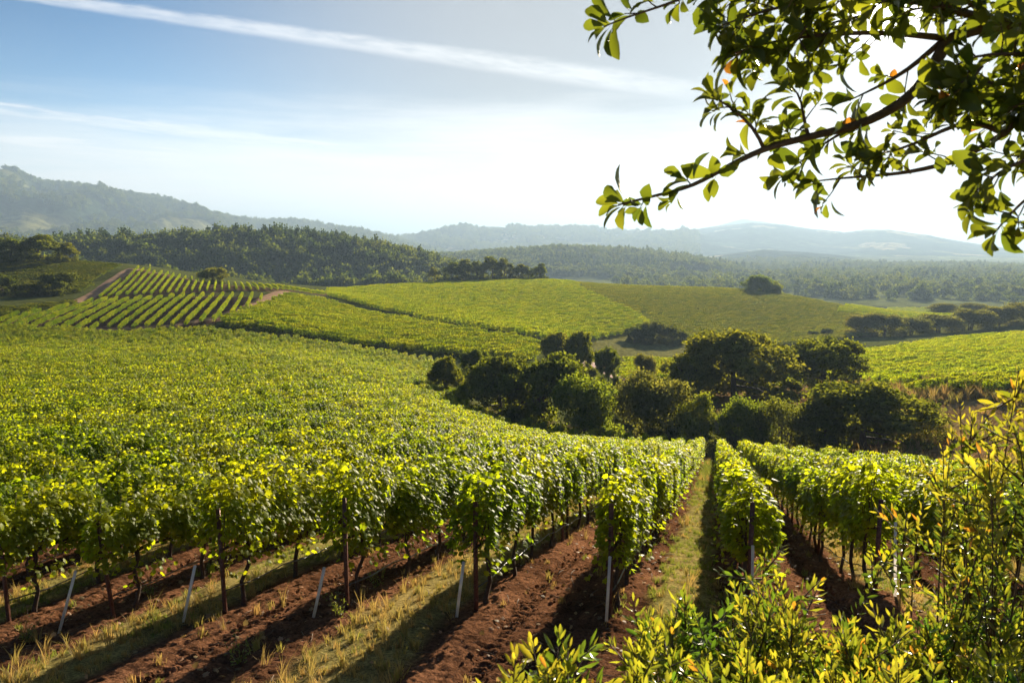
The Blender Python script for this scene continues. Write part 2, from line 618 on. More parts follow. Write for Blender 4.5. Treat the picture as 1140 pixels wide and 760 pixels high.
def ground_mat(name, fine, far=False):
    """vertex tint of what the ground is made of, times clods and grain"""
    m, t = mat_new(name)
    at = t.n('ShaderNodeAttribute', attribute_name='tint').outputs['Color']
    pos = t.n('ShaderNodeNewGeometry').outputs['Position']
    if fine:
        n1, n2 = t.noise(pos, 22.0, 5.0, 0.65), t.noise(pos, 2.3, 4.0)
    else:
        n1, n2 = t.noise(pos, 0.022 if far else 0.9, 5.0, 0.7), t.noise(pos, 0.005 if far else 0.03, 5.0, 0.6)
    lo_, hi_ = (0.25, 1.75) if far else (0.5, 1.45)
    g = t.m('MULTIPLY', t.rng(n1, 0.3, 0.7, lo_, hi_), t.rng(n2, 0.3, 0.7, 0.7, 1.3))
    cmb = t.n('ShaderNodeCombineColor')
    for i in range(3):
        t.put(cmb.inputs[i], g)
    col = t.mix(1.0, at, cmb.outputs[0], 'MULTIPLY')
    p = t.n('ShaderNodeBsdfDiffuse')
    t.put(p.inputs['Color'], col)
    b = t.n('ShaderNodeBump')
    b.inputs['Strength'].default_value = 0.55 if fine else 0.5
    b.inputs['Distance'].default_value = 0.045 if fine else 0.06
    if far:
        b.inputs['Distance'].default_value = 16.0
    t.put(b.inputs['Height'], n1)
    t.t.links.new(b.outputs[0], p.inputs['Normal'])
    o = t.n('ShaderNodeOutputMaterial')
    t.t.links.new(p.outputs[0], o.inputs['Surface'])
    return m


M_VINE = leaf_mat('vine_leaf', 0.60, (3.5, 3.1, 0.6), 0.46, 0.10)
M_FAR = leaf_mat('vine_leaf_far', 0.55, (3.6, 3.1, 0.6), 0.55, 0.0)
M_TREE = leaf_mat('tree_leaf', 0.42, (2.6, 2.3, 0.7), 0.75, 0.0)
M_SHRUB = leaf_mat('shrub_leaf', 0.5, (2.2, 1.9, 0.8), 0.3, 0.5, 0.1)
M_OAK = leaf_mat('oak_leaf', 0.48, (2.9, 2.6, 0.7), 0.4, 0.35, 0.1)
M_GRASS = leaf_mat('grass_blade', 0.4, (1.7, 1.6, 1.0), 0.6, 0.2, 0.4)
M_BARK = plain_mat('bark', (0.10, 0.07, 0.05), 0.9, nscale=14, bump=0.6)
M_VBARK = plain_mat('vine_bark', (0.075, 0.045, 0.03), 0.9, nscale=40, bump=0.8)
M_POST = plain_mat('rusty_steel', (0.10, 0.040, 0.028), 0.55, 0.35, nscale=30, col2=(0.16, 0.075, 0.05), bump=0.2)
def tube_mat():
    m, t = mat_new('white_tube')
    p = t.n('ShaderNodeBsdfPrincipled')
    nz = t.noise(t.n('ShaderNodeTexCoord').outputs['Object'], 14.0)
    t.put(p.inputs['Base Color'], t.mix(t.rng(nz, 0.4, 0.75), (0.82, 0.80, 0.77, 1), (0.60, 0.54, 0.48, 1)))
    p.inputs['Roughness'].default_value = 0.4
    tr = t.n('ShaderNodeBsdfTranslucent')
    tr.inputs['Color'].default_value = (0.9, 0.87, 0.83, 1)
    mx = t.n('ShaderNodeMixShader')
    mx.inputs[0].default_value = 0.72
    t.t.links.new(p.outputs[0], mx.inputs[1]); t.t.links.new(tr.outputs[0], mx.inputs[2])
    t.t.links.new(mx.outputs[0], t.n('ShaderNodeOutputMaterial').inputs['Surface'])
    return m


M_WHITE = tube_mat()
M_HOSE = plain_mat('black_hose', (0.05, 0.045, 0.045), 0.35, spec=0.5, nscale=30)
M_WIRE = plain_mat('galvanised_wire', (0.35, 0.34, 0.33), 0.35, 0.9, nscale=30)
M_TWIG = plain_mat('twig_bark', (0.13, 0.085, 0.05), 0.8, nscale=60, bump=0.4)
M_ROAD = plain_mat('dirt', (0.34, 0.22, 0.14), 0.95, spec=0.0, nscale=0.8, namp=0.35)
M_STONE = plain_mat('pale_stone', (0.55, 0.52, 0.48), 0.8, nscale=3, namp=0.2)
M_GROUND = ground_mat('terrain', False)
M_SOIL = ground_mat('field_soil', True)
M_FARLAND = ground_mat('far_hills', False, True)


# ------------------------------------------------------------------ vineyard blocks of the middle distance
def wpoly(pts):
    r_ = []
    for p in pts:
        if len(p) == 2:
            r_.append(hit(p[0], p[1], 1.2, ymin=60))
        else:
            q = px(*p); r_.append((q[0], q[1]))
    return r_


def heading(p1, p2):
    a, b = hit(*p1, 1.0, ymin=60), hit(*p2, 1.0, ymin=60)
    return math.atan2(a[0] - b[0], a[1] - b[1])


EARTH, EARTH2, GREENC, OLIVEC = (0.16, 0.10, 0.055), (0.085, 0.052, 0.038), (0.06, 0.075, 0.02), (0.085, 0.09, 0.035)
BLOCKS = [
    (wpoly([(241, 359), (330, 371), (420, 382), (500, 392), (590, 399), (600, 380), (540, 370), (450, 354), (400, 345), (357, 333), (322, 327), (275, 345)]),
     R(62), 2.0, 'green vineyard block on the middle hillside between two dark headland lines', GREENC),
    (wpoly([(368, 328), (450, 348), (540, 364), (604, 375), (640, 376), (722, 359), (715, 352), (650, 326, 335), (632, 317, 415), (600, 315, 398), (550, 316, 393),
            (480, 319, 380), (420, 321, 352), (366, 324, 320)]),
     R(48), 2.0, 'bright yellow green vineyard block on top of the middle hill below the ridge trees', GREENC, 'yellow'),
    (wpoly([(724, 361), (765, 376), (860, 381), (950, 374), (1018, 366), (1000, 357), (940, 341, 378), (870, 327, 402), (800, 323, 428), (700, 321, 428), (637, 318, 420), (656, 326, 340)]),
     R(64), 2.3, 'olive vineyard block on the smooth hill right of the ridge trees', OLIVEC, 'olive', 0.75),
    (wpoly([(880, 418, 125), (950, 420), (1010, 424), (1140, 415), (1260, 406, 130), (1260, 362, 240), (1140, 365, 232), (1060, 376), (1000, 385), (930, 396), (870, 404)]),
     R(76), 1.9, 'bright vineyard block on the right beyond the dry grass bank', GREENC, 'yellow'),
    (wpoly([(1008, 429), (1140, 421), (1260, 415, 112), (1260, 424, 104), (1140, 432), (1015, 434)]), R(84), 2.2,
     'narrow strip of vines just above the dry grass bank on the right', EARTH2),
    (wpoly([(100, 329), (150, 326), (230, 321), (300, 320), (360, 327, 262), (366, 322, 300), (318, 318, 262), (265, 314, 262), (210, 309, 264), (152, 298, 268), (141, 304)]),
     heading((178, 304), (158, 327)), 2.0, 'striped vineyard block with bare soil gaps on top of the left knoll', EARTH, 'yellow', 0.72, 0.5),
    (wpoly([(60, 363), (120, 362), (200, 360), (246, 352), (298, 327), (230, 325), (160, 329), (98, 332), (60, 341), (0, 350), (-60, 356), (-60, 364)]),
     heading((231, 327), (199, 359)), 2.5, 'striped vineyard block with dark gaps on the near face of the left knoll', EARTH2, 'yellow', 0.75, 0.6),
    (wpoly([(-90, 324), (30, 324), (92, 322), (105, 308), (134, 295, 270), (100, 293, 277), (40, 292, 280), (-90, 288, 282)]),
     R(75), 2.4, 'dull green vineyard block under the dark trees of the left knoll', GREENC, 'dull', 0.7),
    (wpoly([(-90, 352), (0, 347), (60, 339), (92, 333), (60, 336), (0, 341), (-90, 342)]), R(70), 2.4, 'thin wedge of vines in the hollow below the big dark bush', GREENC, 'dull', 0.7),
    (wpoly([(690, 418), (760, 418), (772, 398), (700, 396)]), R(60), 2.2, 'small bright vine plot beyond the creek trees', GREENC, 'yellow', 0.8),
    (wpoly([(930, 346), (990, 339), (1140, 337), (1230, 338), (1230, 354), (1140, 352), (1075, 350), (1018, 357)]), R(70), 2.8,
     'flat pale green vineyards on the valley floor behind the dark tree belt', GREENC, 'yellow', 0.9),
]


# ------------------------------------------------------------------ what the ground is made of
SOIL = np.array([0.125, 0.058, 0.030])
SOIL2 = np.array([0.072, 0.034, 0.019])
DRYG = np.array([0.27, 0.19, 0.075])
GREENG = np.array([0.13, 0.15, 0.035])
COVER = np.array([0.075, 0.085, 0.025])
FOREST = np.array([0.026, 0.042, 0.018])
MEADOW = np.array([0.15, 0.145, 0.05])


def strip(x, y):
    """(grass weight, distance from the strip's centre) in the front block"""
    s, t = to_st(x, y)
    k = (s - S0) / DS
    fr = k - np.floor(k)
    grass = (np.floor(k).astype(int) % 2 == 0)
    c = np.abs(fr - 0.5) * DS
    wv = 0.62 + 0.45 * (fbm(x * 1.7, y * 1.7, 77, 3) - 0.5)
    wv = np.where(np.floor(k) == 0, wv * 0.75, wv)
    return np.where(grass, 1 - sstep(wv - 0.15, wv + 0.12, c), 0.0), fr, s, t


def ground_cols(x, y):
    r = np.hypot(x, y)
    az = np.arctan2(x, y)
    n1 = fbm(x / 35, y / 35, 5, 4)[:, None]
    n2 = fbm(x / 2.1, y / 2.1, 15, 3)[:, None]
    g, fr, s, t = strip(x, y)
    col = SOIL * n2 * 1.3 + SOIL2 * (1 - n2 * 0.7) * 0.6
    gcol = DRYG * (0.35 + 0.5 * n2) + GREENG * 0.8 * (0.6 - 0.5 * n2)
    farn = sstep(14, 40, t)[:, None]
    gcol = gcol * (1 - 0.35 * farn) + GREENG * 0.35 * farn
    col = col * (1 - g[:, None]) + gcol * g[:, None]
    # beyond the front block: cover crop under vines, dry grass on banks
    out = np.maximum(sstep(80, 95, t), sstep(12, 20, -t + 14))[:, None]
    other = COVER * (0.6 + 0.8 * n1)
    col = col * (1 - out) + other * out
    u, v, fc = project(np.stack([x, y, H_cache], -1))
    for bd in BLOCKS:
        k_ = inpoly(x, y, bd[0])
        col[k_] = np.array(bd[4]) * (0.6 + 0.8 * n2[k_])
    bank = (sstep(20, 32, x) * sstep(62, 74, y) * (1 - sstep(114, 122, y)))[:, None]
    col = col * (1 - bank) + (DRYG * 0.9 * n2 + SOIL * 0.7 * (1 - n2)) * bank
    vb = 0.45 * (sstep(12, 22, x) * sstep(165, 190, y) * (1 - sstep(250, 275, y)) * (1 - sstep(50, 75, np.abs(x - 45))))[:, None]
    col = col * (1 - vb) + (MEADOW * (0.6 + n2 * 0.6) + SOIL * 0.3) * vb
    dv = 0 * (sstep(30, 70, x) * sstep(240, 275, y) * (1 - sstep(470, 500, y)))[:, None]
    col = col * (1 - dv) + (COVER * 1.1 + np.array([0.03, 0.01, 0.0])) * (0.7 + 0.5 * n1) * dv
    # valley floor: flat pale vineyards and meadows; hills: woods with clearings
    far = sstep(520, 640, r)[:, None]
    cell = vnoise(np.floor(x / 130 + 0.3 * y / 130), np.floor(y / 170), 91)[:, None]
    vf = np.array([0.14, 0.155, 0.045]) * (0.6 + 0.7 * cell)
    col = col * (1 - far) + vf * far
    hi = sstep(-48, -36, H_cache)[:, None] * far
    wood = sstep(0.30, 0.42, fbm(x / 330, y / 330, 71, 5))[:, None]
    low = sstep(60, 260, H_cache)[:, None]
    wood = np.clip(wood + 0.35 * low + (r < 1100)[:, None] * 1.0, 0, 1)
    hc = FOREST * (0.15 + 1.5 * fbm(x / 110, y / 110, 33, 4)[:, None]) * wood + MEADOW * 0.8 * (1 - wood)
    tan = (sstep(0.66, 0.71, fbm(x / 260, y / 420, 101, 3)) * (1 - sstep(40, 300, H_cache)) * (r > 1500))[:, None]
    hc = hc * (1 - tan) + np.array([0.36, 0.29, 0.15]) * tan
    col = col * (1 - hi) + hc * hi
    return np.clip(col, 0.004, 0.9)


# near patch limits in row coordinates
PS0, PS1, PT0, PT1 = -17.0, 9.0, 4.6, 34.0
azs = np.concatenate([np.linspace(-180, -50, 66)[:-1], np.linspace(-50, 50, 900), np.linspace(50, 180, 66)[1:]])
rads = np.concatenate([[0.6], np.geomspace(1.6, 14500, 470)])
AZ, RR = np.meshgrid(np.radians(azs), rads, indexing='ij')
X, Y = RR * np.sin(AZ), RR * np.cos(AZ)
Z = H0(X, Y)
tj = sstep(3300, 4200, RR) * (Z > -20) * 9.0
Z = Z + tj * (fbm(X / 40, Y / 40, 13, 2) - 0.5)
s_, t_ = to_st(X, Y)
ins = np.minimum(np.minimum(s_ - PS0, PS1 - s_), np.minimum(t_ - PT0, PT1 - t_))
H_cache = Z.ravel()
gc = ground_cols(X.ravel(), Y.ravel())
Z = Z - 0.35 * sstep(0.15, 0.7, ins)
na, nr = AZ.shape
ii = np.arange(na * nr).reshape(na, nr)
q = np.stack([ii[:-1, :-1], ii[1:, :-1], ii[1:, 1:], ii[:-1, 1:]], -1).reshape(-1, 4)
q = q[:, ::-1]
terrain = link('terrain', new_mesh('terrain', np.stack([X, Y, Z], -1).reshape(-1, 3), np.ascontiguousarray(q), M_GROUND, gc, True))
terrain.data.materials.append(M_FARLAND)
fi = np.broadcast_to((rads[:-1] > 1300)[None, :], (na - 1, nr - 1)).ravel().astype(np.int32)
terrain.data.polygons.foreach_set('material_index', fi)
mark(terrain, 'rolling valley floor, bare ground and wooded mountains out to the horizon', 'structure')

# ---- fine ground of the near rows: clods, tyre tracks, grassy strips
ns, ntt = 620, 700
SS, TT = np.meshgrid(np.linspace(PS0, PS1, ns), PT0 + (PT1 - PT0) * np.linspace(0, 1, ntt) ** 1.5, indexing='ij')
X, Y = st(SS, TT)
Z = H0(X, Y)
g, fr, s_, t_ = strip(X.ravel(), Y.ravel())
g = g.reshape(X.shape); fr = fr.reshape(X.shape)
soilw = 1 - g
lump = fbm(X * 2.2, Y * 2.2, 21, 3) - 0.5
clod = fbm(X * 9, Y * 9, 41, 3) - 0.5
micro = soilw * (0.06 * lump + 0.055 * clod + 0.05 * (fbm(X * 22, Y * 22, 47, 2) - 0.5)) + g * (0.06 + 0.05 * lump)
kk = np.floor((SS - S0) / DS).astype(int)
for cpos in (0.30, 0.68):                           # wheel ruts with lug marks
    dd = (fr - cpos - 0.012 * np.sin(TT * 0.9)) * DS
    inr = np.exp(-(dd / 0.15) ** 4)
    lug = 0.5 + 0.5 * np.sin((TT + np.abs(dd) * 0.9) * 2 * math.pi / 0.16)
    wr = (kk % 2 == 1) * (0.75 + 0.9 * (fbm(X * 0.6, Y * 0.6, 61, 2) - 0.35))
    micro = micro - inr * wr * (0.035 + 0.07 * lug) + 0.03 * np.exp(-((np.abs(dd) - 0.24) / 0.08) ** 2) * wr
berm = np.exp(-(np.minimum(fr, 1 - fr) * DS / 0.25) ** 2)
micro += 0.07 * berm
ins = np.minimum(np.minimum(SS - PS0, PS1 - SS), np.minimum(TT - PT0, PT1 - TT))
Z = Z + micro - 0.30 * (1 - sstep(0.0, 0.5, ins))
H_cache = Z.ravel()
gc = ground_cols(X.ravel(), Y.ravel())
ii = np.arange(ns * ntt).reshape(ns, ntt)
q = np.stack([ii[:-1, :-1], ii[1:, :-1], ii[1:, 1:], ii[:-1, 1:]], -1).reshape(-1, 4)
near = link('field_ground', new_mesh('field_ground', np.stack([X, Y, Z], -1).reshape(-1, 3), np.ascontiguousarray(q), M_SOIL, gc, True))
mark(near, 'red brown tilled soil with tyre tracks and dry grass strips between the vine rows', 'structure')


# ------------------------------------------------------------------ instanced stuff
def gn_scatter(name, pts, rots, scls, idx, protos, label):
    """one object of countless copies (stuff): instances on a cloud of points"""
    me = bpy.data.meshes.new(name)
    pts = np.asarray(pts, np.float32)
    me.vertices.add(len(pts))
    me.vertices.foreach_set('co', pts.ravel())
    a = me.attributes.new('rot', 'FLOAT_VECTOR', 'POINT'); a.data.foreach_set('vector', np.asarray(rots, np.float32).ravel())
    a = me.attributes.new('scl', 'FLOAT_VECTOR', 'POINT'); a.data.foreach_set('vector', np.asarray(scls, np.float32).ravel())
    a = me.attributes.new('idx', 'INT', 'POINT'); a.data.foreach_set('value', np.asarray(idx, np.int32))
    col = bpy.data.collections.new(name + '_kinds')
    for i, m in enumerate(protos):
        col.objects.link(bpy.data.objects.new('%s_kind_%02d' % (name, i), m))
    ng = bpy.data.node_groups.new(name, 'GeometryNodeTree')
    ng.interface.new_socket('Geometry', in_out='INPUT', socket_type='NodeSocketGeometry')
    ng.interface.new_socket('Geometry', in_out='OUTPUT', socket_type='NodeSocketGeometry')
    N, Lk = ng.nodes, ng.links
    gi, go = N.new('NodeGroupInput'), N.new('NodeGroupOutput')
    iop = N.new('GeometryNodeInstanceOnPoints')
    ci = N.new('GeometryNodeCollectionInfo')
    ci.inputs['Collection'].default_value = col
    ci.inputs['Separate Children'].default_value = True
    ci.inputs['Reset Children'].default_value = True

    def attr(nm, dt):
        nd = N.new('GeometryNodeInputNamedAttribute')
        nd.data_type = dt
        nd.inputs['Name'].default_value = nm
        return nd.outputs['Attribute']
    Lk.new(gi.outputs[0], iop.inputs['Points'])
    Lk.new(ci.outputs[0], iop.inputs['Instance'])
    iop.inputs['Pick Instance'].default_value = True
    Lk.new(attr('idx', 'INT'), iop.inputs['Instance Index'])
    Lk.new(attr('rot', 'FLOAT_VECTOR'), iop.inputs['Rotation'])
    Lk.new(attr('scl', 'FLOAT_VECTOR'), iop.inputs['Scale'])
    Lk.new(iop.outputs[0], go.inputs[0])
    o = link(name, me)
    md = o.modifiers.new('scatter', 'NODES')
    md.node_group = ng
    return mark(o, label, 'stuff')


# ------------------------------------------------------------------ grapevines
VG = np.array([0.080, 0.126, 0.013])
VY = np.array([0.185, 0.215, 0.014])


def vine_canopy(seed, n, size, length=1.5, tpl=VINE_LEAF, mat=None, yellow=0.16, thick=0.27):
    g = np.random.default_rng(seed)
    x = g.uniform(-length / 2 - 0.1, length / 2 + 0.1, n)
    shoots = g.uniform(-length / 2, length / 2, max(3, int(length * 7)))
    f = g.random(n) ** 0.8
    lo = 0.64 + 0.44 * vnoise(x * 2.6 + seed * 7, x * 0, seed) + 0.20 * vnoise(x * 9 + seed, x * 0, seed + 1)
    hi = 1.54 + 0.38 * vnoise(x * 2.6 + seed * 3, x * 0, seed + 2) + 0.28 * vnoise(x * 8, x * 0, seed + 3)
    z = lo + (hi - lo) * f
    ht = thick * (0.72 + 0.5 * vnoise(x * 2.7 + 9, z * 2.4, seed + 4)) * np.where(f > 0.8, 1 - (f - 0.8) * 3.2, 1) * np.where(f < 0.25, 0.65 + f * 1.4, 1)
    side = np.where(g.random(n) < 0.5, -1, 1)
    depth = np.where(g.random(n) < 0.72, g.uniform(0.72, 1.08, n), g.uniform(0, 0.8, n))
    y = side * ht * depth
    # some shoots stand up above or hang below the hedge
    k = g.random(n) < 0.09
    sx = g.choice(shoots, n)
    x = np.where(k, sx + g.normal(0, 0.04, n), x)
    up = g.random(n) < 0.6
    z = np.where(k, np.where(up, 1.72 + g.random(n) * 0.36, 0.60 + g.random(n) * 0.4), z)
    y = np.where(k, g.normal(0, 0.10, n) + np.where(up, 0, side * 0.22), y)
    pos = np.stack([x, y, z], 1)
    nrm = np.stack([g.normal(0, 0.5, n), side * (0.9 * depth) + g.normal(0, 0.45, n), 0.45 + f * 0.55 + g.normal(0, 0.45, n)], 1)
    ax = np.stack([g.normal(0, 0.6, n), side * 0.35 + g.normal(0, 0.35, n), -0.85 + g.normal(0, 0.4, n)], 1)
    ax = ax - unit(nrm) * np.sum(ax * unit(nrm), 1, keepdims=True)
    sz = size * g.uniform(0.62, 1.2, n)
    ym = np.clip(g.normal(yellow, 0.16, n) + np.where(f > 0.72, 0.32, 0) + np.where(k & up, 0.35, 0), 0, 1)[:, None]
    cols = (VG * (1 - ym) + VY * ym) * g.uniform(0.75, 1.25, n)[:, None]
    V, Fc, cc = leaves(pos, ax, nrm, sz, tpl, cols)
    return new_mesh('vine_foliage', V, Fc, mat or M_VINE, cc)


def vine_trunk(seed):
    g = np.random.default_rng(seed)
    b = g.normal(0, 0.025, (6, 2))
    pts = [(b[i, 0], b[i, 1], h) for i, h in enumerate((-0.12, 0.15, 0.4, 0.65, 0.9, 1.0))]
    pts[0] = (0, 0, -0.12)
    paths = [(pts, [0.050, 0.036, 0.030, 0.030, 0.036, 0.04])]
    top = np.array(pts[-1])
    for sg in (-1, 1):
        paths.append(([top, top + (sg * 0.2, 0, 0.04), top + (sg * 0.72, 0, 0.03)], [0.035, 0.026, 0.015]))
        for j in range(4):
            q0 = top + np.array((sg * (0.12 + 0.17 * j), 0, 0.03))
            paths.append(([q0, q0 + (g.normal(0, .05), g.normal(0, .06), 0.5), q0 + (g.normal(0, .08), g.normal(0, .1), 0.95)], [0.008, 0.006, 0.003]))
    V, Fc = tubes(paths, 6)
    return new_mesh('vine_trunk', V, Fc, M_VBARK, None, True)


V0 = [vine_canopy(100 + i, 2000, 0.088) for i in range(7)]
T0 = [vine_trunk(200 + i) for i in range(4)]


def merged(name, parts):
    """several meshes into one (prototype of a far, small plant)"""
    V, Fc, cc, mats, mi = [], [], [], [], []
    off = 0
    for m in parts:
        n = len(m.vertices)
        co = np.empty(n * 3, np.float32); m.vertices.foreach_get('co', co)
        V.append(co.reshape(-1, 3))
        if 'tint' in m.attributes:
            c = np.empty(n * 4, np.float32); m.attributes['tint'].data.foreach_get('color', c)
            cc.append(c.reshape(-1, 4)[:, :3])
        else:
            cc.append(np.tile([0.06, 0.04, 0.03], (n, 1)))
        k = len(mats); mats.append(m.materials[0])
        for p in m.polygons:
            Fc.append([off + i for i in p.vertices]); mi.append(k)
        off += n
    me = new_mesh(name, np.concatenate(V), Fc, None, np.concatenate(cc))
    for m in mats:
        me.materials.append(m)
    me.polygons.foreach_set('material_index', np.array(mi, np.int32))
    return me


V1 = [merged('vine_mid', [vine_canopy(300 + i, 950, 0.116, 1.5, QUAD_LEAF, M_VINE, 0.16, 0.225), T0[i % 4]]) for i in range(5)]
V2 = {}
for key, cg, cyl, yb in (('green', (0.074, 0.118, 0.014), (0.16, 0.19, 0.016), 0.22), ('yellow', (0.088, 0.142, 0.016), (0.175, 0.215, 0.018), 0.35),
                         ('olive', (0.082, 0.112, 0.030), (0.13, 0.15, 0.036), 0.3), ('dull', (0.040, 0.062, 0.016), (0.075, 0.085, 0.02), 0.15)):
    VG, VY = np.array(cg), np.array(cyl)
    V2[key] = [vine_canopy(400 + i, 800, 0.21, 3.0, QUAD_LEAF, M_FAR, yb, 0.40) for i in range(4)]

# far edge of the front block, in plan
fb = [hit(-330, 366, 1.5), hit(-100, 366, 1.5), hit(100, 367, 1.5), hit(238, 366, 1.5), hit(330, 376, 1.5), hit(420, 389, 1.5), hit(500, 402, 1.5),
      hit(488, 425, 1.5), hit(505, 447, 1.5), hit(560, 467, 1.5), hit(610, 475, 1.5), hit(690, 483, 1.5), hit(745, 488, 1.5)]
print('front block far edge', [(round(a), round(b)) for a, b in fb])
fb = fb + [st(-0.5, 76), st(3, 70), st(6, 62), st(14, 50), st(21, 42), st(30, 30), st(30, -5), st(-160, -5)]
ENDS = {0: 9.70, -1: 9.40, -2: 9.07, -3: 8.79, -4: 8.60, -5: 8.4, 1: 10.3, 2: 11.56, 3: 12.6, 4: 13.5}
vines = []
for k in range(-80, 17):
    s = S0 + DS * k
    t0 = ENDS.get(k, 8.4 if k < 0 else 14.0)
    t = np.arange(t0 + 0.42, 200, DT)
    x, y = st(s, t)
    ok = inpoly(x, y, fb)
    for i in np.nonzero(ok)[0]:
        vines.append((k, i, x[i], y[i]))
vines = np.array(vines)
vx, vy = vines[:, 2] + rng.normal(0, 0.05, len(vines)), vines[:, 3] + rng.normal(0, 0.05, len(vines))
vz = H0(vx, vy)
e = 0.75
slope = (H0(vx + DX * e, vy + DY * e) - H0(vx - DX * e, vy - DY * e)) / (2 * e)
uu, vv, fc = project(np.stack([vx, vy, vz + 1.4], -1))
vis = (uu > -40) & (uu < 1180) & (fc > 0)
dist = np.hypot(vx, vy) + np.where(vis, 0, 1e5)
order = np.argsort(dist)
NH = 288
heroes, rest = order[:NH], order[NH:]
print('vines', len(vines), 'hero radius', dist[heroes[-1]])
ORD = ['', 'first', 'second', 'third', 'fourth', 'fifth', 'sixth', 'seventh', 'eighth', 'ninth', 'tenth', 'eleventh', 'twelfth', 'thirteenth', 'fourteenth',
       'fifteenth', 'sixteenth', 'seventeenth', 'eighteenth', 'nineteenth', 'twentieth', 'twenty-first', 'twenty-second', 'twenty-third', 'twenty-fourth',
       'twenty-fifth', 'twenty-sixth', 'twenty-seventh', 'twenty-eighth', 'twenty-ninth', 'thirtieth']


def ordn(n):
    return ORD[n] if n < len(ORD) else '%dth' % n


def row_words(k):
    return ('%s row left of the grassy track' % ordn(1 - k)) if k <= 0 else ('%s row right of the grassy track' % ordn(k))


seen_row = {}
for j in heroes[np.lexsort((vines[heroes, 1], vines[heroes, 0]))]:
    k, i = int(vines[j, 0]), int(vines[j, 1])
    place = i + 1
    if place == 1:
        lab = 'leafy grapevine at the near end of the ' + row_words(k)
    else:
        lab = 'grapevine, %s from the near end of the %s' % (ordn(place), row_words(k))
    v = thing('grapevine', lab, 'grapevine', (vx[j], vy[j], vz[j]), 0, 'grapevines trained along the trellis rows')
    flip = rng.integers(2) * math.pi
    yaw = math.pi / 2 - RA
    pit = math.atan(slope[j])
    v.rotation_euler = (0, -pit if flip == 0 else pit, yaw + flip + rng.normal(0, 0.03))
    sz = rng.uniform(0.93, 1.06)
    v.scale = (1.0, rng.uniform(0.9, 1.2), sz)
    link('trunk', T0[rng.integers(4)], v)
    link('foliage', V0[rng.integers(7)], v)

rr = np.hypot(vx[rest], vy[rest])
keep = (rr > 7) & (rr < 240)
rest = rest[keep]; rr = rr[keep]
close = rr < 46
idx = np.where(close, rng.integers(0, 7, len(rest)), 7 + rng.integers(0, 5, len(rest)))
flip = rng.integers(0, 2, len(rest))
rot = np.stack([np.zeros(len(rest)), np.where(flip, 1, -1) * np.arctan(slope[rest]), math.pi / 2 - RA + flip * math.pi + rng.normal(0, 0.03, len(rest))], 1)
scl = np.stack([np.ones(len(rest)), rng.uniform(0.9, 1.25, len(rest)), rng.uniform(0.88, 1.08, len(rest))], 1)
gn_scatter('vineyard_rows', np.stack([vx[rest], vy[rest], vz[rest]], 1), rot, scl, idx, V0 + V1,
           'mass of green vine rows covering the slope beyond the nearest vines')


def block(name, poly, heading, spacing, label, gcol, tone='green', zs=1.0, ys=1.0, seg=3.0):
    pa_ = np.array(poly)
    hx, hy = math.sin(heading), math.cos(heading)
    sv = pa_[:, 0] * hy - pa_[:, 1] * hx
    tv = pa_[:, 0] * hx + pa_[:, 1] * hy
    ss, tt = np.meshgrid(np.arange(sv.min(), sv.max(), spacing), np.arange(tv.min(), tv.max(), seg * 0.97), indexing='ij')
    ss = ss.ravel(); tt = tt.ravel()
    x = ss * hy + tt * hx; y = -ss * hx + tt * hy
    ok = inpoly(x, y, poly) & (rng.random(len(x)) > 0.012)
    x, y = x[ok], y[ok]
    z = H0(x, y)
    sl_ = (H0(x + hx * 1.5, y + hy * 1.5) - H0(x - hx * 1.5, y - hy * 1.5)) / 3.0
    n = len(x)
    fl = rng.integers(0, 2, n)
    ro = np.stack([np.zeros(n), np.where(fl, 1, -1) * np.arctan(sl_), math.pi / 2 - heading + fl * math.pi + rng.normal(0, 0.02, n)], 1)
    sc_ = np.stack([np.ones(n) * seg / 3.0, ys * rng.uniform(0.85, 1.2, n), zs * rng.uniform(0.85, 1.1, n)], 1)
    print('   segments', n)
    return gn_scatter(name, np.stack([x, y, z], 1), ro, sc_, rng.integers(0, 4, n), V2[tone], label)


for bd in BLOCKS:
    block('vineyard_block', *bd)


# ------------------------------------------------------------------ trees
def sphere_pts(g, n):
    v = g.normal(0, 1, (n, 3))
    return unit(v)


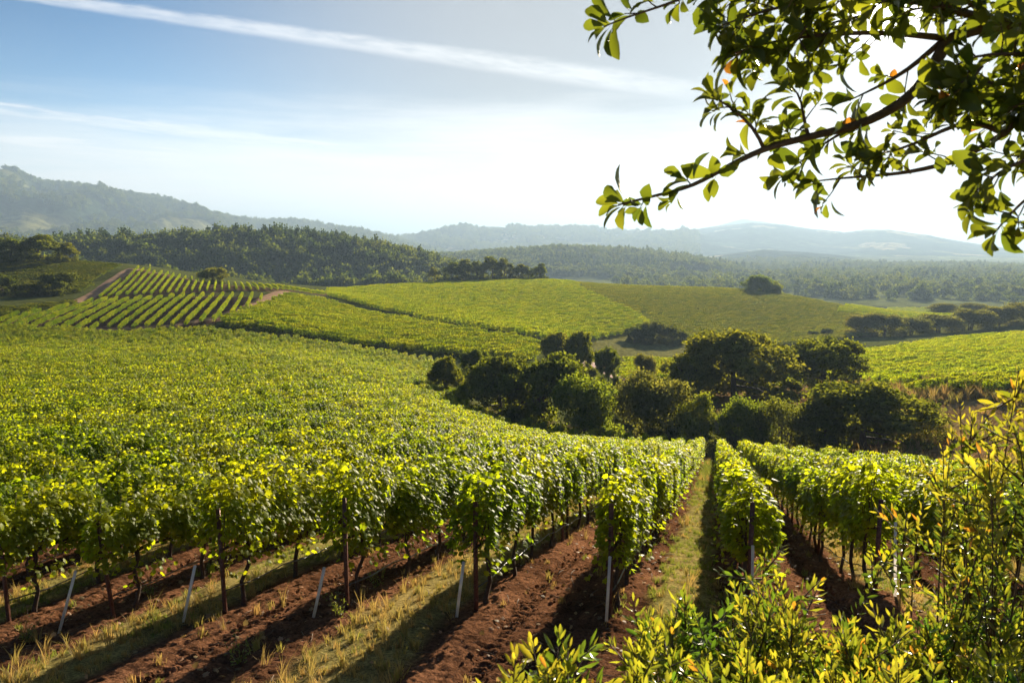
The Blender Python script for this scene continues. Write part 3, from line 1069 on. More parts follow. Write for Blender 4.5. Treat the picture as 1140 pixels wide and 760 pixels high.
def tree_meshes(seed, h=8.0, wdt=9.0, low=0.12, nl=11, nclump=150, per=60, leaf=0.25, col=(0.040, 0.065, 0.018), col2=(0.085, 0.105, 0.025), loose=1.0,
                trunk_r=0.28, clump_r=0.5, flat=0.8, pointy=False):
    g = np.random.default_rng(seed)
    a = wdt / 2
    lobes = []
    for i in range(nl):
        d = sphere_pts(g, 1)[0]
        d[2] = abs(d[2]) * 1.0 if g.random() < 0.7 else d[2] * 0.6
        rad = g.uniform(0.18, 0.42) * a
        zc = low * h + (1 - low) * h * 0.48
        c = np.array([d[0] * (a - rad) * g.uniform(0.6, 1.22), d[1] * (a - rad) * g.uniform(0.6, 1.22), zc + d[2] * ((1 - low) * h * 0.5 - rad * flat) * g.uniform(0.7, 1.25)])
        lobes.append((c, rad))
    lobes.append((np.array([0, 0, low * h + (1 - low) * h * 0.42]), a * 0.52))
    if low < 0.2:                                       # skirts reaching down to the ground
        for i in range(6):
            th = i * 1.047 + g.uniform(-0.3, 0.3)
            if g.random() < 0.3:
                continue
            rad = g.uniform(0.18, 0.34) * a
            lobes.append((np.array([math.cos(th) * (a - rad) * g.uniform(0.7, 1.0), math.sin(th) * (a - rad) * g.uniform(0.7, 1.0), low * h + rad * g.uniform(0.5, 0.9)]), rad))
    cen = []
    while len(cen) < nclump:
        c, rad = lobes[g.integers(len(lobes))]
        d = sphere_pts(g, 1)[0]
        if d[2] < -0.5 and g.random() < 0.6:
            continue
        p_ = c + d * np.array([1, 1, flat]) * rad * (g.uniform(0.72, 1.06) if g.random() < 0.9 else g.uniform(1.06, 1.25))
        if p_[2] < low * h * 0.6:
            continue
        if any(np.sum(((p_ - c2) / np.array([1, 1, flat])) ** 2) < (r2 * 0.62) ** 2 for c2, r2 in lobes):
            continue
        cen.append(p_)
    cen = np.array(cen)
    mid = np.array([0, 0, h * 0.45])
    tone = g.uniform(0, 1, len(cen))
    n = nclump * per
    ci = np.repeat(np.arange(nclump), per)
    off = g.normal(0, 1, (n, 3)) * clump_r * np.array([1, 1, 0.62]) * 0.6 * loose
    pos = cen[ci] + off
    out = unit(pos - mid)
    nrm = out * 0.7 + g.normal(0, 0.6, (n, 3)) + np.array([0, 0, 0.35])
    ax = g.normal(0, 1, (n, 3)) + out * 0.4
    k = np.clip(tone[ci] * 0.7 + g.uniform(0, 0.45, n), 0, 1)[:, None]
    cols = (np.array(col) * (1 - k) + np.array(col2) * k) * g.uniform(0.8, 1.2, n)[:, None]
    V, Fc, cc = leaves(pos, ax, nrm, leaf * g.uniform(0.6, 1.25, n), QUAD_LEAF, cols)
    crown = new_mesh('crown', V, Fc, M_TREE, cc)
    paths = []
    nst = 1 if trunk_r > 0.2 else 3
    for s in range(nst):
        b = np.array([g.normal(0, 0.25), g.normal(0, 0.25), -0.3]) * (0 if nst == 1 else 1) + np.array([0, 0, -0.3])
        top = np.array([g.normal(0, 0.4), g.normal(0, 0.4), h * 0.55])
        paths.append(([b, b * 0.4 + top * 0.35 + g.normal(0, 0.1, 3), top], [trunk_r * 1.25, trunk_r * 0.85, trunk_r * 0.4]))
        for j in range(9 if nst == 1 else 5):
            q0 = b + (top - b) * g.uniform(0.4, 0.9)
            q1 = cen[g.integers(len(cen))]
            md_ = (q0 + q1) / 2 + np.array([0, 0, 0.12 * h * 0.5])
            paths.append(([q0, md_, q0 + (q1 - q0) * 0.95], [trunk_r * 0.42, trunk_r * 0.25, trunk_r * 0.08]))
    Vt, Ft = tubes(paths, 7)
    return new_mesh('trunk', Vt, Ft, M_BARK, None, True), crown


DK, DK2 = (0.045, 0.066, 0.017), (0.135, 0.155, 0.032)
KIND = {
    'oak': [tree_meshes(11 + i, 8, 9.5, 0.03, 19, 340, 62, 0.30, DK, DK2, 1.15, 0.28, 0.46) for i in range(3)],
    'bushy': [tree_meshes(21 + i, 6.5, 7.5, 0.0, 12, 360, 44, 0.25, (0.060, 0.100, 0.020), (0.145, 0.185, 0.032), 1.25, 0.12) for i in range(2)],
    'grey': [tree_meshes(31 + i, 6.5, 7, 0.0, 12, 320, 44, 0.24, (0.066, 0.080, 0.032), (0.14, 0.145, 0.055), 1.3, 0.12) for i in range(2)],
    'loose': [tree_meshes(41 + i, 5, 5.5, 0.0, 10, 180, 36, 0.20, (0.07, 0.09, 0.025), (0.15, 0.16, 0.045), 1.7, 0.08) for i in range(2)],
    'bush': [tree_meshes(51 + i, 2.2, 2.3, 0.0, 7, 60, 50, 0.14, (0.045, 0.06, 0.025), (0.085, 0.095, 0.04), 0.8, 0.05, 0.3) for i in range(2)],
    'stand': [tree_meshes(61 + i, 8, 7.5, 0.14, 11, 220, 36, 0.36, DK, DK2, 1.0, 0.26) for i in range(3)],
    'scrub': [tree_meshes(71 + i, 5, 7.5, 0.0, 10, 220, 40, 0.30, (0.032, 0.048, 0.016), (0.065, 0.080, 0.022), 1.0, 0.10) for i in range(2)],
}
SIZE = {'oak': (8, 9.5), 'bushy': (6.5, 7.5), 'grey': (6.5, 7), 'loose': (5, 5.5), 'bush': (2.2, 2.3), 'stand': (8, 7.5), 'scrub': (5, 7.5)}


def tree(name, kind, u, vb, wpx, hpx, Yd, label, cat='tree', group=None):
    q = px(u, vb, Yd)
    z = H1(q[0], q[1])
    h = hpx / F * Yd * 1.06; wd = wpx / F * Yd * 1.14
    # if the ground lies lower than the pixel base, grow the tree so that the top stays at its height
    h = max(h, (q[2] + h) - z) if z < q[2] else h
    bh, bw = SIZE[kind]
    o = thing(name, label, cat, (q[0], q[1], z - 0.05), rng.uniform(0, 6.28), group, (wd / bw, wd / bw, h / bh))
    tm, cm = KIND[kind][rng.integers(len(KIND[kind]))]
    link('trunk', tm, o)
    link('crown', cm, o)
    return o


GC = 'trees along the creek below the vines'
GR = 'trees on the ridge of the middle hill'
GK = 'trees on top of the left knoll'
GH = 'trees of the clump on the right hill crest'
GV = 'trees in the dark belt beyond the right vineyard'
GM = 'bushes in the meadow behind the creek'
T = [
    ('oak_tree', 'oak', 497, 452, 40, 48, 92, 'small dark oak at the left end of the creek trees beside the vines', GC),
    ('oak_tree', 'oak', 531, 428, 38, 42, 108, 'dark round tree standing behind the left end of the creek trees', GC),
    ('oak_tree', 'oak', 556, 462, 78, 64, 88, 'broad dark oak left of the biggest black crown by the creek', GC),
    ('oak_tree', 'oak', 604, 467, 96, 76, 85, 'largest near black oak crown left of the bright green bushy tree', GC),
    ('bushy_tree', 'bushy', 652, 474, 74, 62, 80, 'bright green bushy tree lit from the right at the creek', GC),
    ('bushy_tree', 'bushy', 512, 452, 26, 22, 86, 'low green bush at the foot of the leftmost creek oak', GC),
    ('oak_tree', 'oak', 620, 404, 42, 33, 135, 'left one of two rounded trees below the headland line on the middle hill', GC),
    ('oak_tree', 'oak', 645, 404, 36, 34, 132, 'right one of two rounded trees below the headland line on the middle hill', GC),
    ('grey_tree', 'grey', 726, 482, 72, 70, 80, 'grey green olive toned tree between the bright bushy tree and the track', GC),
    ('grey_tree', 'grey', 694, 470, 34, 40, 92, 'dull shrubby tree wedged between the bright bushy tree and the grey tree', GC),
    ('oak_tree', 'oak', 677, 414, 28, 30, 122, 'small dark tree beside the red earth road', GC),
    ('grey_tree', 'grey', 717, 418, 24, 26, 124, 'small grey tree in front of the bright vine plot', GC),
    ('oak_tree', 'oak', 768, 446, 56, 58, 104, 'left shoulder of dark foliage beside the tallest creek tree', GC),
    ('oak_tree', 'oak', 818, 448, 118, 82, 105, 'tallest and widest dark tree behind the end of the grassy track', GC),
    ('oak_tree', 'oak', 915, 446, 84, 64, 108, 'dark round oak right of the tallest creek tree', GC),
    ('bushy_tree', 'bushy', 775, 487, 44, 46, 79, 'light green bushy tree just left of the end of the track', GC),
    ('bushy_tree', 'bushy', 820, 490, 50, 54, 78, 'mid green bushy tree just right of the end of the track', GC),
    ('bushy_tree', 'bushy', 846, 490, 38, 46, 79, 'smaller green tree between the bushy tree and the pale loose one', GC),
    ('loose_tree', 'loose', 876, 490, 54, 50, 77, 'pale loose tree with thin stems showing through', GC),
    ('oak_tree', 'oak', 962, 494, 128, 74, 75, 'very broad rounded oak behind the right vine rows', GC),
    ('oak_tree', 'oak', 915, 492, 60, 46, 76, 'left skirt of foliage beside the very broad oak', GC),
    ('loose_tree', 'loose', 1032, 492, 40, 42, 75, 'yellowish loose tree at the right end of the creek trees', GC),
    ('round_bush', 'bush', 795, 507, 21, 26, 70, 'small round clipped looking bush at the end of the grassy track', GC),
    ('round_bush', 'bush', 812, 496, 26, 18, 74, 'low bush right of the round bush at the track end', GC),
    ('round_bush', 'bush', 742, 486, 28, 20, 76, 'low bush at the foot of the grey tree', GC),
    ('scrub_bush', 'scrub', 706, 384, 26, 18, 226, 'left bush of the clump in the pale meadow', GM),
    ('scrub_bush', 'scrub', 725, 383, 32, 23, 228, 'tallest middle bush of the clump in the pale meadow', GM),
    ('scrub_bush', 'scrub', 748, 380, 30, 17, 228, 'right bush of the clump in the pale meadow', GM),
    ('hill_tree', 'bushy', 836, 333, 20, 17, 400, 'left tree of the clump on the right hill crest', GH),
    ('hill_tree', 'bushy', 849, 334, 21, 21, 396, 'tallest middle tree of the clump on the right hill crest', GH),
    ('hill_tree', 'bushy', 863, 334, 18, 15, 398, 'right tree of the clump on the right hill crest', GH),
    ('stand_tree', 'stand', 484, 316, 14, 17, 380, 'leftmost small tree of the ridge on the middle hill', GR),
    ('stand_tree', 'stand', 503, 316, 23, 22, 383, 'rounded tree second from the left end of the ridge trees', GR),
    ('stand_tree', 'stand', 516, 315, 27, 25, 385, 'broad dark tree third from the left end of the ridge trees', GR),
    ('stand_tree', 'stand', 532, 315, 20, 23, 386, 'tree fourth from the left end of the ridge trees', GR),
    ('stand_tree', 'stand', 548, 315, 25, 27, 388, 'tallest tree in the middle of the ridge trees', GR),
    ('stand_tree', 'stand', 562, 315, 20, 25, 389, 'tree fourth from the right end of the ridge trees', GR),
    ('stand_tree', 'stand', 576, 314, 20, 19, 390, 'lower tree third from the right end of the ridge trees', GR),
    ('stand_tree', 'stand', 589, 314, 18, 17, 391, 'tree second from the right end of the ridge trees', GR),
    ('stand_tree', 'stand', 602, 314, 16, 20, 392, 'rightmost tree of the ridge on the middle hill', GR),
    ('stand_tree', 'stand', 10, 294, 37, 26, 276, 'leftmost dark tree on top of the left knoll', GK),
    ('stand_tree', 'stand', 44, 294, 41, 29, 276, 'largest dark tree on top of the left knoll', GK),
    ('stand_tree', 'stand', 74, 293, 22, 21, 274, 'smallest separate tree beside the bare patch on the knoll', GK),
    ('stand_tree', 'stand', 28, 293, 24, 22, 280, 'low tree between the two biggest on top of the knoll', GK),
    ('oak_tree', 'oak', 237, 320, 26, 19, 258, 'lone round tree standing in the vines on the knoll crest', None),
    ('scrub_bush', 'scrub', 66, 333, 42, 24, 208, 'big dark bush in the hollow left of the striped vines', None),
    ('scrub_bush', 'scrub', 34, 336, 34, 14, 205, 'low dark thicket left of the big dark bush', None),
    ('scrub_bush', 'scrub', 3, 330, 24, 22, 208, 'bush cut by the left edge of the view in the hollow', None),
    ('scrub_bush', 'scrub', 906, 375, 12, 7, 268, 'tiny round bush at the foot of the olive hill', GV),
    ('scrub_bush', 'scrub', 919, 375, 14, 9, 270, 'second tiny round bush at the foot of the olive hill', GV),
    ('grey_tree', 'grey', 958, 380, 32, 23, 272, 'leftmost oak of the dark tree belt beyond the right vineyard', GV),
    ('grey_tree', 'grey', 984, 382, 38, 24, 270, 'second oak from the left in the dark tree belt', GV),
    ('grey_tree', 'grey', 1014, 380, 34, 20, 275, 'low oak in the middle of the dark tree belt', GV),
    ('grey_tree', 'grey', 1044, 377, 42, 21, 285, 'wide oak of the dark tree belt under the far field', GV),
    ('grey_tree', 'grey', 1080, 374, 42, 24, 292, 'oak third from the right in the dark tree belt', GV),
    ('grey_tree', 'grey', 1112, 371, 38, 22, 300, 'oak second from the right in the dark tree belt', GV),
    ('grey_tree', 'grey', 1146, 369, 42, 26, 300, 'oak at the right edge of the dark tree belt', GV),
    ('grey_tree', 'grey', 1050, 355, 30, 14, 400, 'left oak of the pair standing behind the dark tree belt', GV),
    ('grey_tree', 'grey', 1082, 358, 28, 14, 390, 'right oak of the pair standing behind the dark tree belt', GV),
]
for name, kind, u, vb, wp, hp, Yd, lab, grp in T:
    tree(name, kind, u, vb, wp, hp, Yd, lab, 'bush' if 'bush' in name else 'tree', grp)


# ------------------------------------------------------------------ far woods (stuff)
def conifer(seed):
    g = np.random.default_rng(seed)
    n = 260
    f = g.random(n) ** 0.7
    z = 1.0 + 13 * (1 - f)
    rad = 0.25 + 2.6 * f * g.uniform(0.7, 1.05, n)
    th = g.uniform(0, 6.283, n)
    pos = np.stack([np.cos(th) * rad, np.sin(th) * rad, z], 1)
    out = np.stack([np.cos(th), np.sin(th), 0.5 + 0 * th], 1)
    cols = np.array([0.024, 0.040, 0.016]) * g.uniform(0.7, 1.4, n)[:, None]
    V, Fc, cc = leaves(pos, out * 0.4 + g.normal(0, 0.4, (n, 3)) + (0, 0, -0.5), out + g.normal(0, 0.4, (n, 3)), 1.5 * g.uniform(0.6, 1.2, n), QUAD_LEAF, cols)
    return new_mesh('conifer', V, Fc, M_TREE, cc)


FT = [tree_meshes(81 + i, 11, 11, 0.02, 9, 70, 9, 1.5, (0.028, 0.046, 0.014), (0.080, 0.105, 0.024), 1.3, 0.3, 1.5)[1] for i in range(4)] + [conifer(91), conifer(92)]


def scatter_wood(name, n, fn, label, conif, smin, smax):
    x, y, z, dens = fn(n)
    ok = rng.random(len(x)) < dens
    x, y, z = x[ok], y[ok], z[ok]
    n = len(x)
    con = (fbm(x / 90, y / 90, 131, 2) + rng.normal(0, 0.12, n)) > conif
    idx = np.where(con, 4 + rng.integers(0, 2, n), rng.integers(0, 4, n))
    s = rng.uniform(smin, smax, n)
    print(name, n)
    return gn_scatter(name, np.stack([x, y, z - 0.4], 1), np.stack([np.zeros(n), np.zeros(n), rng.uniform(0, 6.28, n)], 1),
                      np.stack([s, s, s * rng.uniform(0.8, 1.2, n)], 1), idx, FT, label)


def polar_pts(a0, a1, r0, r1, n):
    az = np.radians(rng.uniform(a0, a1, n))
    r = np.sqrt(rng.uniform(r0 ** 2, r1 ** 2, n))
    x, y = r * np.sin(az), r * np.cos(az)
    return x, y, H0(x, y), az, r


def f1(n):
    x, y, z, az, r = polar_pts(-46, 2, 500, 900, n)
    return x, y, z, sstep(-56, -40, z) * 1.0


def f2(n):
    x, y, z, az, r = polar_pts(-16, 26, 1150, 2050, n)
    return x, y, z, sstep(-54, -40, z) * sstep(0.30, 0.42, fbm(x / 160, y / 160, 141, 3))


def f3(n):
    x, y, z, az, r = polar_pts(8, 44, 840, 2600, n)
    belt = sstep(0.48, 0.54, fbm(x / 300 + 5, y / 90, 151, 3) + 0.05 * sstep(1000, 1500, r))
    return x, y, z, belt * (0.4 + 0.6 * sstep(850, 1000, r))


scatter_wood('forest', 7500, f1, 'dense dark wood covering the hill behind the left knoll', 0.66, 0.75, 1.3)
scatter_wood('forest', 9000, f2, 'hazy wood covering the low hills behind the ridge trees', 0.74, 0.8, 1.3)
scatter_wood('forest', 6500, f3, 'hazy tree belts on the flat valley floor at the right', 0.74, 0.8, 1.5)


def f4(n):
    x, y, z, az, r = polar_pts(-42, 14, 2700, 5200, n)
    return x, y, z, sstep(-50, -30, z) * sstep(0.40, 0.50, fbm(x / 330, y / 330, 71, 5) * 0.6 + fbm(x / 120, y / 120, 161, 3) * 0.4)


scatter_wood('forest', 15000, f4, 'dark woods mottling the far mountain slopes at the left', 0.9, 1.3, 2.6)


# ------------------------------------------------------------------ roads and small ground features
def road(name, pts_px, width, label, mat=M_ROAD, up=0.06):
    pl = np.array([hit(u, v, 0, ymin=60) if len(r_) == 0 else px(u, v, r_[0])[:2] for u, v, *r_ in pts_px])
    d = np.concatenate([[0], np.cumsum(np.hypot(*np.diff(pl, axis=0).T))])
    tt = np.arange(0, d[-1], 1.5)
    c = np.stack([np.interp(tt, d, pl[:, 0]), np.interp(tt, d, pl[:, 1])], 1)
    for _ in range(6):
        c[1:-1] = (c[:-2] + c[1:-1] * 2 + c[2:]) / 4
    tg = unit(np.gradient(c, axis=0)); nn = np.stack([-tg[:, 1], tg[:, 0]], 1)
    cols_ = 7
    V = []
    for j in range(cols_):
        o = (j / (cols_ - 1) - 0.5) * width * (1 + 0.25 * (fbm(tt / 7, tt * 0, 7, 2) - 0.5))
        p_ = c + nn * o[:, None]
        V.append(np.stack([p_[:, 0], p_[:, 1], H0(p_[:, 0], p_[:, 1]) + up - 0.25 * (j in (0, cols_ - 1))], 1))
    V = np.stack(V, 1).reshape(-1, 3)
    ii = np.arange(len(tt) * cols_).reshape(len(tt), cols_)
    q = np.stack([ii[:-1, :-1], ii[1:, :-1], ii[1:, 1:], ii[:-1, 1:]], -1).reshape(-1, 4)
    o = link(name, new_mesh(name, V, np.ascontiguousarray(q), mat, None, True))
    return mark(o, label, 'structure')


road('dirt_road', [(70, 368), (120, 366), (200, 362), (245, 353), (280, 340), (300, 330), (318, 324)], 4.5, 'pale dirt road curving up between the left knoll and the middle hill')
road('dirt_road', [(80, 337), (98, 331), (120, 316), (140, 303), (150, 299)], 5.0, 'brown dirt road climbing the left knoll beside the striped vines')
road('dirt_road', [(640, 406), (655, 402), (668, 408), (690, 420), (712, 428), (735, 436)], 5.0, 'red earth road between the creek trees and the bright vine plot',
     plain_mat('red_dirt', (0.28, 0.12, 0.075), 0.95, nscale=0.8))

# ------------------------------------------------------------------ posts, stakes, hoses
def ground_z(x, y):
    return H1(x, y)


def tpost_mesh(h):
    V, Fc = boxes([(-0.032, -0.006, -0.3, 0.032, 0.006, h), (-0.006, 0.007, -0.3, 0.006, 0.045, h - 0.002)])
    b = len(V)
    V2_, F2_ = boxes([(-0.010, -0.013, 0.1 + 0.12 * i, 0.010, -0.0065, 0.125 + 0.12 * i) for i in range(int((h - 0.2) / 0.12))])
    return new_mesh('steel_post', V + V2_, Fc + [[b + i for i in f] for f in F2_], M_POST)


PM = tpost_mesh(1.72)
END_UV = {0: (680, 690), -1: (525, 685), -2: (368, 680), -3: (228, 688), -4: (100, 695), 1: (838, 690), 2: (995, 662)}
for k in range(-9, 5):
    s = S0 + DS * k
    t0 = ENDS.get(k, 8.4 if k < 0 else 14.0)
    for j, t in enumerate(np.arange(t0, t0 + 34, 6.0)):
        if j > (4 if -4 <= k <= 3 else 2):
            continue
        x, y = st(s, t)
        u, v, fcc = project(np.array([x, y, ground_z(x, y) + 1.0]))
        if not (-60 < u < 1200):
            continue
        words = row_words(k)
        lab = ('dark end post at the near end of the ' + words) if j == 0 else ('line post, %s from the near end of the %s' % (ordn(j), words))
        o = link('steel_post', PM, None, (x, y, ground_z(x, y)))
        o.scale.z = 0.88 if k in (2, 3) else rng.uniform(0.95, 1.02)
        mark(o, lab, None, 'post', 'steel posts of the vine trellis')
        lean = {-4: -0.10, -3: -0.03}.get(k, 0.0) if j == 0 else rng.normal(0, 0.01)
        o.rotation_euler = (rng.normal(0, 0.012), lean, -RA + (0 if j else rng.normal(0, 0.1)))

# white stakes leaning beside the end posts: (foot u,v, head u,v)
ST = [(-4, 66, 696, 84, 636, 'white plastic stake leaning right beside the leaning end post'),
      (-3, 203, 693, 217, 630, 'white plastic stake by the end post of the fourth row left of the track'),
      (-2, 349, 693, 361, 632, 'white plastic stake by the end post of the third row left of the track'),
      (-1, 508, 691, 516, 626, 'slender white plastic stake by the end post of the second row left of the track'),
      (0, 675, 687, 679, 620, 'upright white plastic stake by the end post next to the track'),
      (1, 839, 650, 838, 608, 'short white plastic stake just right of the grassy track above the shrubs'),
      (2, 998, 645, 997, 582, 'white plastic stake against the dark end post behind the right shrubs')]
for k, u0, v0, u1, v1, lab in ST:
    x, y = st(S0 + DS * k, ENDS[k])
    yb = y - 0.18
    a = px(u0, v0, yb); b = px(u1, v1, yb - 0.02)
    gz = H1(a[0], a[1])
    a = np.array([a[0], a[1], gz]) if k not in (1, 2) else np.array([a[0], a[1], gz])
    d = b - a
    o = thing('white_stake', lab, 'stake', tuple(a), 0, 'white plastic stakes beside the end posts')
    V, Fc = tubes([([-0.06 * d, d * 0.5, d], [0.021, 0.021, 0.021]), ([d, d * 1.012], [0.024, 0.018])], 8)
    link('tube', new_mesh('stake_tube', V[:24], Fc[:18], M_WHITE, None, True), o)
    link('cap', new_mesh('stake_cap', V[24:], [[i - 24 for i in f] for f in Fc[18:]], M_WHITE, None, False), o)

# irrigation hoses along each near row
for k in range(-8, 4):
    s = S0 + DS * k
    t0 = ENDS.get(k, 8.4 if k < 0 else 14.0)
    t = np.arange(t0, min(t0 + 45, 60), 0.75)
    x, y = st(s + 0.02, t)
    z = H0(x, y)
    sag = 0.42 - 0.045 * np.abs(np.sin((t - t0) * math.pi / 1.5 / 1))
    pts = np.stack([x, y, z + sag], 1)
    V, Fc = tubes([(pts, 0.0105)], 6)
    o = link('drip_hose', new_mesh('drip_hose', V, Fc, M_HOSE, None, True))
    mark(o, 'thin irrigation hose strung low along the ' + row_words(k), None, 'hose', 'irrigation hoses under the vines')

# ------------------------------------------------------------------ grass and weeds (stuff)
def tuft(seed, n, h, spread, c1, c2, wd=0.008, bend=0.5):
    g = np.random.default_rng(seed)
    V, Fc, cc = [], [], []
    for i in range(n):
        th = g.uniform(0, 6.283)
        b = np.array([math.cos(th), math.sin(th), 0]) * g.random() * spread
        d = np.array([g.normal(0, 1), g.normal(0, 1), 0]) * 0.35 * bend
        hh = h * g.uniform(0.5, 1.15)
        sd_ = np.array([-math.sin(th), math.cos(th), 0]) * wd
        k = len(V)
        p1 = b + d * hh * 0.35 + np.array([0, 0, hh * 0.55]); p2 = b + d * hh * 1.1 + np.array([0, 0, hh])
        V += [b - sd_, b + sd_, p1 + sd_ * 0.8, p1 - sd_ * 0.8, p2]
        Fc += [[k, k + 1, k + 2, k + 3], [k + 3, k + 2, k + 4]]
        m_ = g.random()
        c = np.array(c1) * (1 - m_) + np.array(c2) * m_
        cc += [c] * 5
    return new_mesh('tuft', V, Fc, M_GRASS, np.array(cc))


DRY1, DRY2, GR1, GR2 = (0.34, 0.25, 0.10), (0.22, 0.16, 0.06), (0.12, 0.16, 0.03), (0.20, 0.20, 0.05)
TF = [tuft(1, 26, 0.16, 0.10, DRY1, DRY2), tuft(2, 22, 0.22, 0.09, DRY1, GR2), tuft(3, 26, 0.14, 0.10, GR1, GR2), tuft(4, 14, 0.36, 0.07, DRY1, DRY2, 0.005, 0.7)]
n = 52000
ss = rng.uniform(-26, 10, n); tt = 5.0 + 72 * rng.random(n) ** 1.6
x, y = st(ss, tt)
g, fr, s_, t_ = strip(x, y)
kk = np.floor((ss - S0) / DS)
pr = g * 0.9 + 0.035 + 0.25 * np.exp(-(np.minimum(fr, 1 - fr) * DS / 0.22) ** 2) * (vnoise(x * 0.8, y * 0.8, 171) > 0.62)
pr = np.where((tt > 34) & (kk != 0), 0, pr)
ok = rng.random(n) < pr
x, y, tt, kk = x[ok], y[ok], tt[ok], kk[ok]
z = H0(x, y) + 0.01
green = (fbm(x * 0.5, y * 0.5, 181, 2) + sstep(14, 30, tt) * 0.22 + (kk == 0) * 0.12 + rng.normal(0, 0.10, len(x))) > 0.60
idx = np.where(green, 2, rng.choice([0, 0, 1, 3], len(x)))
s = rng.uniform(0.5, 1.05, len(x)) * (1 + 0.5 * sstep(20, 50, tt))
gn_scatter('grass', np.stack([x, y, z], 1), np.stack([rng.normal(0, .1, len(x)), rng.normal(0, .1, len(x)), rng.uniform(0, 6.28, len(x))], 1),
           np.stack([s, s, s], 1), idx, TF, 'dry straw and green grass growing in strips between the vine rows')
n = 9000
x = rng.uniform(14, 110, n); y = rng.uniform(60, 118, n)
ok = (x > y * 0.42) & (rng.random(n) < sstep(0.35, 0.6, fbm(x / 9, y / 5, 191, 3)))
x, y = x[ok], y[ok]
z = H0(x, y)
s = rng.uniform(3.0, 6.5, len(x))
gn_scatter('dry_grass', np.stack([x, y, z], 1), np.stack([0 * x, 0 * x, rng.uniform(0, 6.28, len(x))], 1),
           np.stack([s, s, s * 0.9], 1), rng.choice([0, 1, 3], len(x)), TF, 'tall dry brown grass on the bank right of the creek trees')

# clods of tilled soil
def clod(seed):
    g = np.random.default_rng(seed)
    import bmesh
    bm = bmesh.new()
    bmesh.ops.create_icosphere(bm, subdivisions=2, radius=1.0)
    co = np.array([v.co for v in bm.verts])
    k = 0.65 + 0.7 * fbm(co[:, 0] * 1.6 + seed, co[:, 1] * 1.6 + co[:, 2] * 1.3, seed, 3)
    for v, kk_ in zip(bm.verts, k):
        v.co = v.co * kk_
        v.co.z *= 0.7
    me = bpy.data.meshes.new('clod')
    bm.to_mesh(me); bm.free()
    a_ = me.attributes.new('tint', 'FLOAT_COLOR', 'POINT')
    c4 = np.ones((len(me.vertices), 4), np.float32); c4[:, :3] = SOIL * g.uniform(0.75, 1.3)
    a_.data.foreach_set('color', c4.ravel())
    me.materials.append(M_SOIL)
    return me


n = 40000
ss = rng.uniform(PS0 + 0.5, PS1 - 0.5, n); tt = PT0 + 0.4 + 24 * rng.random(n) ** 1.7
x, y = st(ss, tt)
g, fr, s_, t_ = strip(x, y)
ok = rng.random(n) < (1 - g) * (0.25 + 0.75 * sstep(0.4, 0.6, fbm(x * 1.1, y * 1.1, 211, 3)))
x, y = x[ok], y[ok]
s = 0.007 + 0.036 * rng.random(len(x)) ** 5
gn_scatter('soil_clods', np.stack([x, y, H0(x, y) + 0.015], 1), rng.uniform(0, 6.28, (len(x), 3)) * (0.15, 0.15, 1), np.stack([s * rng.uniform(0.8, 1.5, len(x)), s, s], 1),
           rng.integers(0, 4, len(x)), [clod(i + 3) for i in range(4)], 'loose red brown clods lying on the tilled soil')


# dead leaves and bits of cut cane lying between the rows
def litter(seed, cane):
    g = np.random.default_rng(seed)
    if cane:
        p0 = np.array([-0.5, 0, 0.02]); p2 = np.array([0.5, g.normal(0, 0.1), 0.03])
        V, Fc = tubes([([p0, (p0 + p2) / 2 + (0, g.normal(0, 0.08), 0.05), p2], [0.022, 0.02, 0.014])], 5)
        return new_mesh('cane', V, Fc, M_TWIG)
    V, Fc, cc = leaves(np.zeros((1, 3)), np.array([[1.0, 0, 0.25]]), np.array([[0, 0.2, 1.0]]), 1.0, VINE_LEAF, np.array([[0.26, 0.17, 0.085]]) * g.uniform(0.6, 1.3))
    return new_mesh('dead_leaf', V, Fc, M_GRASS, cc)


n = 5200
ss = rng.uniform(PS0 + 0.5, PS1 - 0.5, n); tt = PT0 + 0.4 + 26 * rng.random(n) ** 1.6
x, y = st(ss, tt)
ca = rng.random(n) < 0.3
s = np.where(ca, rng.uniform(0.10, 0.32, n), rng.uniform(0.04, 0.09, n))
gn_scatter('leaf_litter', np.stack([x, y, H0(x, y) + 0.045], 1), np.stack([rng.normal(0, .3, n) * ~ca, rng.normal(0, .25, n) * ~ca, rng.uniform(0, 6.28, n)], 1), np.stack([s, s, s], 1),
           np.where(ca, rng.integers(0, 2, n), rng.integers(2, 5, n)), [litter(1, 1), litter(2, 1), litter(3, 0), litter(4, 0), litter(5, 0)],
           'dead leaves and cut canes scattered over the soil')


# weeds standing near the post feet
def weed_mesh(seed):
    g = np.random.default_rng(seed)
    pos, ax, cols = [], [], []
    paths = []
    for i in range(9):
        th = g.uniform(0, 6.28); ln = g.uniform(0.22, 0.5)
        tip = np.array([math.cos(th) * ln * 0.55, math.sin(th) * ln * 0.55, ln])
        paths.append(([np.zeros(3), tip * 0.5 + (0, 0, 0.04), tip], [0.004, 0.003, 0.0015]))
        for j in range(12):
            f = g.uniform(0.15, 1.0)
            pos.append(tip * f + g.normal(0, 0.015, 3)); ax.append(g.normal(0, 1, 3) + (0, 0, 0.4))
            m_ = g.random()
            cols.append(np.array([0.08, 0.12, 0.025]) * (1 - m_) + np.array([0.16, 0.18, 0.04]) * m_)
    pos = np.array(pos)
    V, Fc, cc = leaves(pos, np.array(ax), g.normal(0, 0.6, (len(pos), 3)) + (0, 0, 0.7), 0.05, OVAL_LEAF, np.array(cols))
    return new_mesh('weed_leaves', V, Fc, M_SHRUB, cc), new_mesh('weed_stems', *tubes(paths, 4), M_TWIG)


